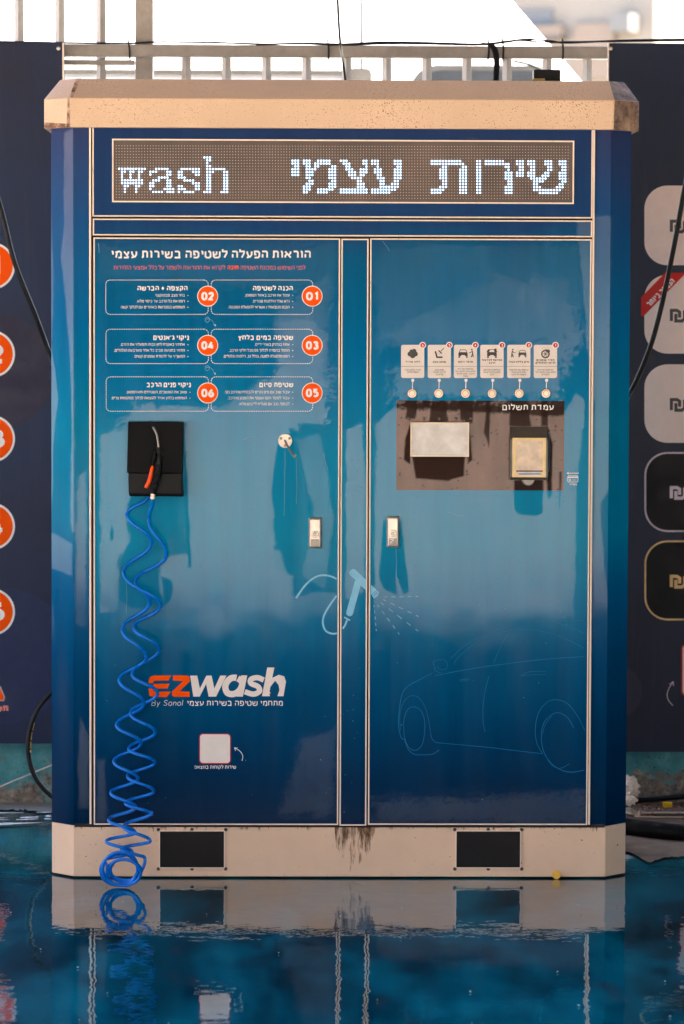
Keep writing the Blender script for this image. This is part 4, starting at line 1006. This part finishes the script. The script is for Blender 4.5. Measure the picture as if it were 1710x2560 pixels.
tag(MB().box(-6, 6, YW, YW + .22, -.01, .30).build('concrete_wall', wall_mat(), bevel=.008), 'low flaking turquoise concrete wall under the two navy sign boards', 'wall')
YBD = 1.20
def board_mat(name, base, hi):
    t = NT(name)
    c = t.ramp(t.noise(2.2, 5, .6), [(.3, base), (.7, hi)])
    st = t.ramp(t.noise(5, 6, .7, sx=(7, 1, .7)), [(.52, K0), (.78, gray(.25))])
    c = t.mix(st, c, lin(70, 64, 78))
    t.set(Base_Color=c, Roughness=.4, Specular_IOR_Level=.15); t.bump(t.noise(300, 3), .06, .001); return t.m
m_navy = board_mat('navy printed board', lin(32, 34, 52), lin(26, 46, 76)); m_navy2 = board_mat('navy price board print', lin(24, 26, 42), lin(22, 36, 58))
m_ringp = simple('faint lilac circle print', lin(40, 38, 58), .4, spec=.15); m_ringq = simple('faint blue circle print', lin(34, 46, 78), .4, spec=.15)
m_gold = simple('gold print', lin(226, 172, 100), .4); m_tile = simple('pale beige tile print', lin(236, 208, 190), .4, var=.04, spec=.12); m_tileb = simple('black tile print', (.010, .009, .009, 1), .4, spec=.08)
m_lil = simple('pale pink border print', lin(196, 172, 176), .4)

bl = thing('sign_board', 'navy sign board with white-rimmed orange number circles beside the kiosk', 'sign board', (U(40, 1500, YBD).x, YBD, U(40, 1859, YBD).z))
xr = U(156, 300, YBD).x; zt_, zb_ = U(80, 106, YBD).z, U(60, 1859, YBD).z
bp = MB().box(xr - 1.4, xr, YBD, YBD + .012, zb_, zt_).build('board_panel', m_navy)
tr_ = MB().box(xr, xr + .004, YBD - .001, YBD + .012, zb_, zt_).build('edge_trim', m_trim)
keep(bl, bp, tr_)
YB_ = YBD - .0006
def bprint(parent, name, fn, mat): o = MB(); fn(o); o = o.build(name, mat); keep(parent, o); return o
bprint(bl, 'circle_print', lambda m: m.disc(-10, 930, 145, YB_, 48), m_ringp)
bprint(bl, 'circle_print', lambda m: m.disc(10, 1640, 170, YB_, 48), m_ringq)
for k, cy in zip('12345', (665, 885, 1097, 1316, 1530)):
    bprint(bl, 'circle_rim', lambda m: m.disc(-22, cy, 59.5, YB_ - .0012, 44), m_white)
    bprint(bl, 'number_circle', lambda m: m.disc(-22, cy, 54, YB_ - .0018, 44), m_orange)
    bprint(bl, 'circle_number', lambda m: text(m, k, -44 + (16 if k == '1' else 0), 14 - (9 if k == '1' else 0), cy - 24, cy + 24, 11, YB_ - .0024, rtl=False), m_white)
bprint(bl, 'warning_rim', lambda m: m.poly([(-22, 1712), (2, 1716), (13, 1744), (10, 1753), (-40, 1753), (-44, 1744)], YB_ - .0012), m_lil)
bprint(bl, 'warning_triangle', lambda m: m.poly([(-20, 1716), (-1, 1719), (10, 1744), (8, 1750), (-38, 1750), (-40, 1744)], YB_ - .0018), m_orange)
bprint(bl, 'warning_lettering', lambda m: text(m, 'חשמל', -40, 21, 1764, 1779, 4.4, YB_ - .0012), m_white)
bprint(bl, 'warning_lettering', lambda m: text(m, 'חשמל', -40, 21, 1765, 1778, 2.6, YB_ - .002), m_orange)
p = U(146, 121, YBD)
keep(bl, MB().lathe(p, (0, -1, 0), [(.0055, 0), (.005, .002), (0, .003)], 14).build('screw', m_steel))

br = thing('price_board', 'navy price board with pale and black rounded price tiles and red ribbon', 'sign board', (U(1660, 1500, YBD).x, YBD, U(1660, 1881, YBD).z))
xl_ = U(1521, 300, YBD).x; zt2, zb2 = U(1600, 108, YBD).z, U(1640, 1880, YBD).z
keep(br, MB().box(xl_, xl_ + 1.4, YBD, YBD + .012, zb2, zt2).build('board_panel', m_navy2), MB().box(xl_ - .003, xl_, YBD - .001, YBD + .012, zb2, zt2).build('edge_trim', m_trim))
bprint(br, 'circle_print', lambda m: m.disc(1540, 1730, 66, YB_, 40), m_ringp)
for y0, y1, mt, rim, sy, mc in ((464, 663, m_tile, None, 549, m_ink), (687, 884, m_tile, None, 772, m_ink), (911, 1107, m_tile, None, 995, m_ink), (1130, 1330, m_tileb, m_lil, 1215, m_lil), (1351, 1551, m_tileb, m_gold, 1437, m_gold)):
    x0 = 1611
    if rim: bprint(br, 'tile_rim', lambda m: m.poly(rrect(x0, y0, x0 + 420, y1, 58, 10), YB_ - .0012), rim)
    g = 4.5 if rim else 0
    bprint(br, 'price_tile', lambda m: m.poly(rrect(x0 + g, y0 + g, x0 + 420 - g, y1 - g, 58 - g, 10), YB_ - .0018), mt)
    bprint(br, 'currency_sign', lambda m: text(m, '₪', 1674, 1716, sy, sy + 34.5, 8, YB_ - .0024, rtl=False), mc)
bprint(br, 'ribbon', lambda m: m.poly([(1603, 743), (1662.5, 682), (1712, 682), (1712, 686), (1609, 790.5), (1603, 790.5)], YB_ - .003), m_red)
bprint(br, 'ribbon_lettering', lambda m: text(m, 'הנמכר ביותר', 1608, 1698, 742, 756, 3.2, YB_ - .0034, rot=(1632, 742, R(45))), m_card)
bprint(br, 'card_rim', lambda m: m.poly(rrect(1703, 1610, 1840, 1741, 12), YB_ - .0012), m_red)
bprint(br, 'blank_card', lambda m: m.poly(rrect(1706.5, 1614, 1836, 1737, 9), YB_ - .0018), m_card)
bprint(br, 'arrow_print', lambda m: (m.line(smooth([(1682, 1764), (1671, 1750), (1668, 1735), (1674, 1718), (1683, 1706)], 5), 2.2, YB_), m.line([(1673.5, 1711), (1683, 1704), (1684, 1715)], 2.2, YB_)), m_lil)
p = U(1527, 121, YBD)
keep(br, MB().lathe(p, (0, -1, 0), [(.0055, 0), (.005, .002), (0, .003)], 14).build('screw', m_steel))

# ------------------------------------------------------------------ fence
YFN = 1.26
m_gal = simple('weathered galvanised steel', lin(150, 140, 128), .55, metal=.25, var=.15, scale=25)
m_gal2 = simple('pale fence bar paint', lin(172, 164, 154), .5, metal=.1, var=.1, scale=25)
fence = thing('metal_fence', 'grey metal bar fence with long flat top rail behind the kiosk roof', 'fence', (0, YFN, .30))
zr0, zr1 = U(850, 144, YFN).z, U(850, 113, YFN).z
keep(fence, MB().box(-3, 3, YFN, YFN + .04, zr0, zr1).build('rail', m_gal, bevel=.003))
px0 = U(336, 100, YFN).x; px1 = U(381, 100, YFN).x
keep(fence, MB().box(px0, px1, YFN + .042, YFN + .10, .30, 2.75).build('post', m_gal, bevel=.003))
z2a, z2b = U(240, 159, YFN).z, U(240, 146, YFN).z
keep(fence, MB().box(-3, px0 - .002, YFN + .05, YFN + .085, z2a, z2b).build('rail', m_gal, bevel=.002))
keep(fence, MB().box(-3, px0 - .002, YFN + .05, YFN + .085, 2.66, 2.70).build('rail', m_gal, bevel=.002))
def bar(x, y, z0, z1, wd):
    a_ = R(38); c_, s_ = math.cos(a_) * wd / 2, math.sin(a_) * wd / 2
    q = [(x - c_ + s_, y - s_ - c_), (x + c_ + s_, y + s_ - c_), (x + c_ - s_, y + s_ + c_), (x - c_ - s_, y - s_ + c_)]
    return MB().loft([[(u_, v_, z0) for u_, v_ in q], [(u_, v_, z1) for u_, v_ in q]]).build('bar', m_gal2)
for i in range(12):
    px = 466 + i * 100.2
    keep(fence, bar(U(px, 165, YFN + .02).x, YFN + .02, .30, zr0 - .001, .019))
for px in (-55, 48, 150, 253):
    x_ = U(px, 50, YFN + .068).x
    keep(fence, bar(x_, YFN + .066, z2b + .001, 2.655, .019)); keep(fence, bar(x_, YFN + .066, .30, z2a - .001, .019))

# cables on the rail
def cable(name, label, pts, r, mat=None, sm=6, cat='cable', n=8):
    o = MB().tube(smooth([tuple(p) for p in pts], sm), r, n).build(name, mat or m_rubber, smooth=True); return tag(o, label, cat)
q = lambda px, py, Y=YFN - .008: U(px, py, Y)
kb = thing('power_cable', 'black cable run zip-tied along the top fence rail behind the roof', 'cable', tuple(q(850, 110)))
mb = MB().tube(smooth([tuple(q(*p)) for p in [(-60, 103), (60, 105), (160, 107), (330, 108), (390, 105), (520, 106), (660, 110), (760, 108), (860, 110), (960, 105), (1080, 107), (1200, 110), (1270, 103), (1320, 98), (1380, 103), (1420, 107), (1560, 101), (1720, 98)]], 5), .0028, 8)
mb.tube(smooth([tuple(q(*p)) for p in [(640, 112), (740, 109), (860, 112), (1000, 109), (1190, 112), (1262, 106), (1300, 101), (1360, 106), (1420, 105), (1560, 103), (1720, 101)]], 5), .0026, 8)
keep(kb, mb.build('cable_run', m_rubber, smooth=True))
for px in (320, 819, 1220, 1256, 1405):
    a_ = q(px, 102, YFN - .004); b_ = q(px + random.uniform(-4, 5), 146, YFN - .004)
    mb = MB().tube([tuple(a_ + Vector((0, .02, .004))), tuple(a_ + Vector((0, -.004, .004))), tuple(a_.lerp(b_, .5) + Vector((.002, -.003, 0))), tuple(b_ + Vector((0, -.003, 0))), tuple(b_ + Vector((0, .03, -.003)))], .0028, 6)
    keep(kb, mb.build('zip_tie', m_rubber))
cable('hanging_cable', 'thin black cable hanging down behind the middle of the kiosk roof', [U(842, -320, .6), U(843, -60, .6), U(846, 40, .6), U(851, 110, .6), U(857, 150, .74), U(863, 196, .76), U(868, 260, .76), U(868, 420, .74)], .0034)
bun = MB()
for i in range(5):
    o_ = i * 2.6 - 5
    bun.tube(smooth([tuple(q(1205 + i * 2, 108 + i * .8)), tuple(q(1226 + o_, 112, YFN - .014)), tuple(q(1238 + o_, 128, YFN - .02)), tuple(q(1242 + o_ * .9, 160, YFN - .03)), tuple(q(1240 + o_, 196, YFN - .04)), tuple(q(1238 + o_, 300, YFN - .05)), tuple(q(1238 + o_, 700, YFN - .05))], 5), .0032, 8)
tag(bun.build('cable_bundle', m_rubber, smooth=True), 'thick bundle of black cables drooping from the rail behind the kiosk roof', 'cable bundle')

# ------------------------------------------------------------------ hoses beside the kiosk
cable('pressure_hose', 'black pressure hose slanting across the board with the orange circles', [U(-420, -700, .7), U(-150, 60, .7), U(-60, 330, .7), U(0, 513, .7), U(36, 655, .7), U(89, 790, .72), U(130, 901, .74), U(160, 980, .6), Vector((XO0 + .004, .5, U(160, 1010, .5).z))], .0068, cat='hose', n=12)
cable('pressure_hose', 'black pressure hose slanting across the price board and its pale tiles', [U(1800, -700, .8), U(1745, 150, .8), U(1722, 400, .8), U(1706, 500, .8), U(1688, 600, .8), U(1668, 700, .8), U(1645, 800, .8), U(1622, 878, .8), U(1590, 955, .78), U(1573, 985, .76), U(1560, 1010, .7), Vector((XO1 - .004, .5, U(1560, 1030, .5).z))], .0070, cat='hose', n=12)
Y_ = .72
C3b = lambda x, y: U(x / 4.696, 1660 + y / 4.696, Y_)
hs = thing('pressure_hose', 'thick black hose looping out at the kiosk foot with yellow printing on it', 'hose', tuple(C3b(330, 1000)))
hp = smooth([tuple(p) for p in [Vector((XO0 + .01, .62, C3b(760, 200).z)), C3b(690, 260), C3b(608, 335), C3b(490, 460), C3b(400, 620), C3b(347, 800), C3b(330, 980), C3b(350, 1150), C3b(410, 1320), C3b(500, 1450), C3b(600, 1545), C3b(680, 1600), Vector((XO0 + .02, .6, C3b(700, 1640).z))]], 6)
keep(hs, MB().tube(hp, .0066, 12).build('hose_body', m_rubber, smooth=True))
m_yel = simple('yellow print', lin(236, 180, 30), .5)
mb = MB()
for i in range(17):
    t_ = i / 16; p_ = smooth([(404, 700), (380, 790), (366, 880), (360, 960), (359, 1030)], 8); k_ = int(t_ * (len(p_) - 1)); x_, y_ = p_[k_]
    if i % 5 == 4: continue
    h_ = random.uniform(5, 9); wdx = random.uniform(5, 9) if i > 6 else 3
    mb.add([U((x_ + dx) / 4.696, 1660 + (y_ + dy) / 4.696, Y_ - .0071) for dx, dy in ((-wdx, -h_), (wdx, -h_), (wdx, h_), (-wdx, h_))], [(0, 1, 2, 3)])
keep(hs, mb.build('hose_print', m_yel))
cable('white_cable', 'thin pale cable stretched low in front of the turquoise wall', [U(-300, 2100, 1.0), U(0, 1967, 1.0), U(60, 1942, 1.0), U(129, 1913, 1.0), U(200, 1884, .9)], .0020, simple('pale cable sheath', lin(190, 178, 168), .5))

# sun patches on the floor, painted as thin white strips
m_sun_streak = simple('white sun streak', (.85, .88, .9, 1), .5)
fm = MB()
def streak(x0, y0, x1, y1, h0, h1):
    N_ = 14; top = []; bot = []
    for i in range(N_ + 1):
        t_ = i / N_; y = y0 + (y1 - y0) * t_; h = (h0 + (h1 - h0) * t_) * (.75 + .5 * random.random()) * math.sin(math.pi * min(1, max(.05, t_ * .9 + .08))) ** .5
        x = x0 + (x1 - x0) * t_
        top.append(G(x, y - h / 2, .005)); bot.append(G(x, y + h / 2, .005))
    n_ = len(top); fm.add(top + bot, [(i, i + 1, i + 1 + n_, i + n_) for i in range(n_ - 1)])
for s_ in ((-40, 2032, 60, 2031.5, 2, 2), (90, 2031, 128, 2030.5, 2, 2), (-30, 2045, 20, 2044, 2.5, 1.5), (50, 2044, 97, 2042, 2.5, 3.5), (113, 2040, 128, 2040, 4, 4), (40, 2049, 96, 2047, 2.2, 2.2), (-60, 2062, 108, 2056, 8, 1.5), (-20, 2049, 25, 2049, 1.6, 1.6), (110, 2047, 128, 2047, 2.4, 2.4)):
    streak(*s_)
fo = fm.build('sun_streaks', m_sun_streak); fo['kind'] = 'stuff'; fo['label'] = 'thin white painted streaks of sunlight on the teal floor by the wall'

fl_ = MB()
rf = random.Random(21)
for _ in range(24):
    px, py = rf.uniform(-20, 1730), 2230 + rf.random() ** .8 * 340
    p = G(px, py, .003); s_ = rf.uniform(.0010, .0026) * (1.8 if rf.random() < .12 else 1); a_ = rf.uniform(0, 6.28)
    v1 = Vector((math.cos(a_), math.sin(a_) * 2.5, 0)) * s_; v2 = Vector((-math.sin(a_), math.cos(a_) * 2.5, 0)) * s_ * rf.uniform(.4, .9)
    fl_.add([p - v1, p - v2, p + v1, p + v2, p + Vector((0, 0, .0015))], [(0, 1, 4), (1, 2, 4), (2, 3, 4), (3, 0, 4)])
fo = fl_.build('debris', simple('pale grit', lin(216, 196, 170), .7, var=.25, scale=8)); fo['kind'] = 'stuff'; fo['label'] = 'pale specks of grit scattered over the wet teal floor'

# ------------------------------------------------------------------ litter at the right of the kiosk
mb = MB(); o_ = []
pts = [G(px, py, .0) + Vector((0, .02, 0)) for px, py in ((1540, 2086), (1566, 2091), (1600, 2096), (1640, 2101), (1680, 2105), (1720, 2107), (1780, 2107), (1900, 2098))]
pth = smooth([(p.x, p.y, .0245) for p in pts], 40)
mb.tube(pth, [.0215 + .0016 * math.sin(i * 1.6) for i in range(len(pth))], 14)
tag(mb.build('corrugated_hose', m_rubber, smooth=True), 'thick black corrugated hose lying on dry concrete at the kiosk foot', 'hose')
def on_y(px, py, Y): return U(px, py, Y)
cable('drain_pipe', 'straight black plastic pipe lying along the wall above the litter', [on_y(1574, 2003, 1.1), on_y(1640, 1998, 1.13), on_y(1712, 1990, 1.16), on_y(1900, 1972, 1.2)], [.0085] * 19, sm=6, cat='pipe', n=12)
m_pipew = simple('cream plastic tube', lin(226, 200, 170), .35, var=.06)
cable('plastic_tube', 'thicker of the two cream tubes lying level among the litter', [G(1602, 2032, .004 + .004), G(1660, 2032, .008), G(1720, 2032, .008), G(1900, 2033, .008)], .0032, m_pipew, cat='tube')
cable('plastic_tube', 'thinner cream tube lying nearest the black corrugated hose', [G(1586, 2041.5, .007), G(1650, 2042.5, .007), G(1720, 2043, .007), G(1900, 2044, .007)], .0019, m_pipew, cat='tube')
cc = G(1668, 2021, .006)
cap = MB().lathe((cc.x, cc.y, .0090), (0, 0, 1), [(.0, 0), (.0108, 0), (.0125, .002), (.0140, .014), (.0128, .0145), (.0115, .0045), (0, .004)], 26)
tag(cap.build('bottle_cap', simple('yellow plastic cap', lin(236, 186, 8), .35, var=.04)), 'bright yellow round plastic cap lying upturned in the litter', 'cap')
def crumple(name, label, px, py, sx, sy, sz, Y, mat, seed):
    rr = random.Random(seed); bm = bmesh.new(); bmesh.ops.create_icosphere(bm, subdivisions=4, radius=1)
    from mathutils import noise as NZ
    for v_ in bm.verts:
        k_ = 1 + .5 * (NZ.turbulence(v_.co * 1.7 + Vector((seed, 0, 0)), 4, True) - .5) * 1.3
        k_ += .10 * abs(NZ.cell(v_.co * 4 + Vector((seed, 2, 1))))
        v_.co = Vector((v_.co.x * sx, v_.co.y * sy, v_.co.z * sz)) * k_
    me = bpy.data.meshes.new(name); bm.to_mesh(me); bm.free(); me.materials.append(mat)
    o = bpy.data.objects.new(name, me); COL.objects.link(o); o.location = U(px, py, Y)
    return tag(o, label, 'paper')
m_pap = simple('crumpled white paper', lin(238, 222, 206), .8, var=.05, scale=20); m_pap2 = simple('dirty torn wrapping', lin(196, 170, 140), .6, var=.25, scale=30)
crumple('crumpled_paper', 'upper large wad of crumpled white paper beside the kiosk corner', 1576, 1966, .024, .03, .027, 1.08, m_pap, 3)
crumple('crumpled_paper', 'lower small wad of crumpled white paper touching the black pipe', 1574, 2000, .020, .02, .013, 1.02, m_pap, 8)
# torn wrapper: creased sheet
wv = [G(1560, 2020, .02), G(1576, 2018, .022), G(1592, 2030, .012), G(1600, 2026, .02), G(1605, 2032, .006), G(1598, 2042, .004), G(1580, 2036, .012), G(1560, 2034, .008)]
wm = MB().add([tuple(p) for p in wv] + [tuple(p + Vector((0, .01, -.0015))) for p in wv], [(0, 1, 6, 7), (1, 2, 5, 6), (2, 3, 4, 5), (8, 15, 14, 9), (9, 14, 13, 10), (10, 13, 12, 11)] + [(i, (i + 1) % 8, (i + 1) % 8 + 8, i + 8) for i in range(8)])
tag(wm.build('torn_wrapper', m_pap2), 'torn dirty beige wrapper on the ground by the kiosk corner', 'wrapper')
# dirt and bits
dm = MB()
for i in range(900):
    px = random.uniform(1540, 1900); py = 1993 + random.gammavariate(2.2, 8)
    if py > 2042: continue
    p = G(px, py, .006); s_ = random.uniform(.0012, .0055) * (1.5 if random.random() < .06 else 1)
    a_ = random.uniform(0, 6.28); v1 = Vector((math.cos(a_), math.sin(a_), random.uniform(-.4, .6))) * s_ * random.uniform(1, 2.2); v2 = Vector((-math.sin(a_), math.cos(a_), random.uniform(-.3, .8))) * s_; v3 = Vector((0, 0, s_ * random.uniform(.4, 1)))
    dm.add([p - v1, p + v1, p + v2, p - v2, p + v3], [(0, 2, 4), (2, 1, 4), (1, 3, 4), (3, 0, 4), (0, 3, 1, 2)])
t = NT('brown dirt and bits'); t.set(Base_Color=t.ramp(t.noise(130, 2), [(.36, lin(48, 30, 22)), (.5, lin(110, 70, 48)), (.62, lin(150, 112, 84)), (.7, lin(200, 170, 140))]), Roughness=.9)
do = dm.build('dirt', t.m); do['kind'] = 'stuff'; do['label'] = 'brown dirt and small bits of litter along the wall foot'
# dirt bed they lie in
bed = sheet('dirt_bed', [(.86, 1.12), (1.0, 1.02), (1.2, 1.0), (1.6, 1.0), (2.4, 1.05), (4, 1.1)], 1.332, .006, simple('brown soil', lin(74, 50, 38), .95, var=.4, scale=60, bump=.5)); bed['kind'] = 'structure'; bed.name = 'soil_ground'

# ------------------------------------------------------------------ white van behind
YV = 3.5
van = thing('white_van', 'large white van parked close behind the metal fence', 'van', (-1.4, YV + .95, 0))
xs = lambda px, py: (U(px, py, YV).x, U(px, py, YV).z)
s0 = xs(1283, 0); s1 = xs(1452, 196)
prof = [(-4.4, .45), (-4.45, 1.4), (-4.35, 2.55), (-4.15, 2.74), (-3.6, 2.80), (-.1, 2.80), (.22, 2.74), (s0[0] - .16, s0[1] + .13), s0, s1, (s1[0] + .42, 1.72), (s1[0] + .62, 1.5), (s1[0] + 1.05, 1.30), (s1[0] + 1.32, 1.05), (s1[0] + 1.36, .6), (s1[0] + 1.30, .40), (-.2, .36), (-4.2, .36)]
m_van = simple('white van paint', (.78, .77, .75, 1), .25, var=.02, spec=.5)
mb = MB().prism([(x_, YV, z_) for x_, z_ in prof], (0, 0, 0), (0, 1.95, 0))
vb = mb.build('body', m_van, bevel=.05, seg=4); keep(van, vb)
m_glass = simple('dark van glass', (.02, .022, .025, 1), .15, spec=.15)
def sidepoly(pts, name, mat, k=.006, th=.004):
    mb = MB().prism([(x_, YV - k, z_) for x_, z_ in pts], (0, 0, 0), (0, th, 0)); o = mb.build(name, mat); keep(van, o); return o
zw = xs(1100, 176)[1]
wpts = lambda e: rrect(xs(1040, 0)[0] - e, zw - .55 - e, xs(1325, 0)[0] + .1 + e, zw + e, .09, 6)
sidepoly(wpts(.018), 'window_seal', simple('grey window seal', lin(40, 38, 36), .6), .004)
sidepoly(wpts(0), 'window', m_glass, .007)
sx_ = xs(905, 0)[0]
m_gap = simple('grey panel gap', lin(40, 38, 36), .8)
sidepoly([(sx_ - .004, .5), (sx_ + .004, .5), (sx_ + .004, 2.7), (sx_ - .004, 2.7)], 'door_gap', m_gap, .001, .002)
zc = xs(600, 178)[1]
sidepoly([(-4.2, zc - .012), (xs(862, 0)[0], zc - .012), (xs(862, 0)[0], zc + .004), (-4.2, zc + .004)], 'side_crease', simple('grey crease moulding', lin(52, 48, 44), .5), .010, .009)
sidepoly(rrect(xs(868, 0)[0], zc - .06, xs(930, 0)[0], zc + .012, .02, 4), 'hinge_cover', simple('pale grey plastic', lin(58, 54, 50), .5), .012, .011)
mb = MB().tube(smooth([tuple(U(1284, 153, YV - .05)), tuple(U(1320, 160, YV - .05)), tuple(U(1350, 172, YV - .05)), tuple(U(1372, 186, YV - .05)), tuple(U(1392, 210, YV - .05))], 5), .005, 8); keep(van, mb.build('mirror_arm', m_rubber, smooth=True))
m_tyre = simple('tyre rubber', (.015, .015, .015, 1), .8)
for wx in (-3.3, s1[0] + .55):
    for wy in (YV + .02, YV + 1.73):
        o = MB().lathe((wx, wy, .36), (0, 1, 0), [(.0, .02), (.2, .0), (.33, .0), (.36, .03), (.36, .17), (.33, .2), (0, .2)], 32).build('wheel', m_tyre, smooth=False); keep(van, o)
        keep(van, MB().lathe((wx, wy - .004, .36), (0, 1, 0), [(.0, 0), (.19, 0), (.2, .02), (0, .03)], 24).build('hubcap', m_steel))

# ------------------------------------------------------------------ apartment building far behind
YA = 46.0
def ub(px, py, Y=YA): return U(px, py, Y)
bld = thing('apartment_building', 'blurred cream apartment block with balconies far behind the van', 'building', (6, YA, 0))
bld.rotation_euler = (0, 0, R(-32))
m_stucco = simple('cream stucco', (.105, .090, .073, 1), .85, var=.06, scale=.6); m_band = simple('peach balcony parapet', (.092, .068, .05, 1), .85, var=.05, scale=.6)
m_bglass = simple('grey window blind', (.075, .076, .078, 1), .5, spec=.1); m_shade = simple('brown slab shadow', (.045, .032, .025, 1), .9)
xe = ub(1637, 80).x
def bpart(name, mb, mat): o = mb.build(name, mat); o.parent = bld; return o
# local coords: x along the facade (0 at its right end), y into the building; local origin at right end of the facade
bld.location = (xe, YA, 0)
bpart('facade', MB().box(-14, 0, 0, 9, 0, 16), m_stucco)
lx = lambda px: (px - 1637) / (163 * math.cos(R(32)))
lz = lambda py: ub(1450, py).z
m_unit = simple('grey unit casing', (.06, .058, .054, 1), .6)
for fl in (-1, 0, 1):
    dz = fl * 3.0
    for dx in (0, -4.2, -8.4):
        bpart('window', MB().box(lx(1290) + dx, lx(1392) + dx, -.03, -.002, lz(54) + dz, lz(8) + dz), m_bglass)
        bpart('balcony', MB().box(lx(1180) + dx, lx(1424) + dx, -.22, -.032, lz(84) + dz, lz(54) + dz), m_band)
        bpart('balcony_slab', MB().box(lx(1170) + dx, lx(1428) + dx, -.26, -.004, lz(91) + dz, lz(84.3) + dz), m_shade)  # its dark brown paints the shadow line under the balcony
        bpart('wall_panel', MB().box(lx(1450) + dx, lx(1545) + dx, -.10, -.002, lz(190) + dz, lz(52) + dz), m_band)
    bpart('air_conditioner', MB().box(lx(1552), lx(1600), -.35, -.002, lz(78) + dz, lz(34) + dz), m_unit)
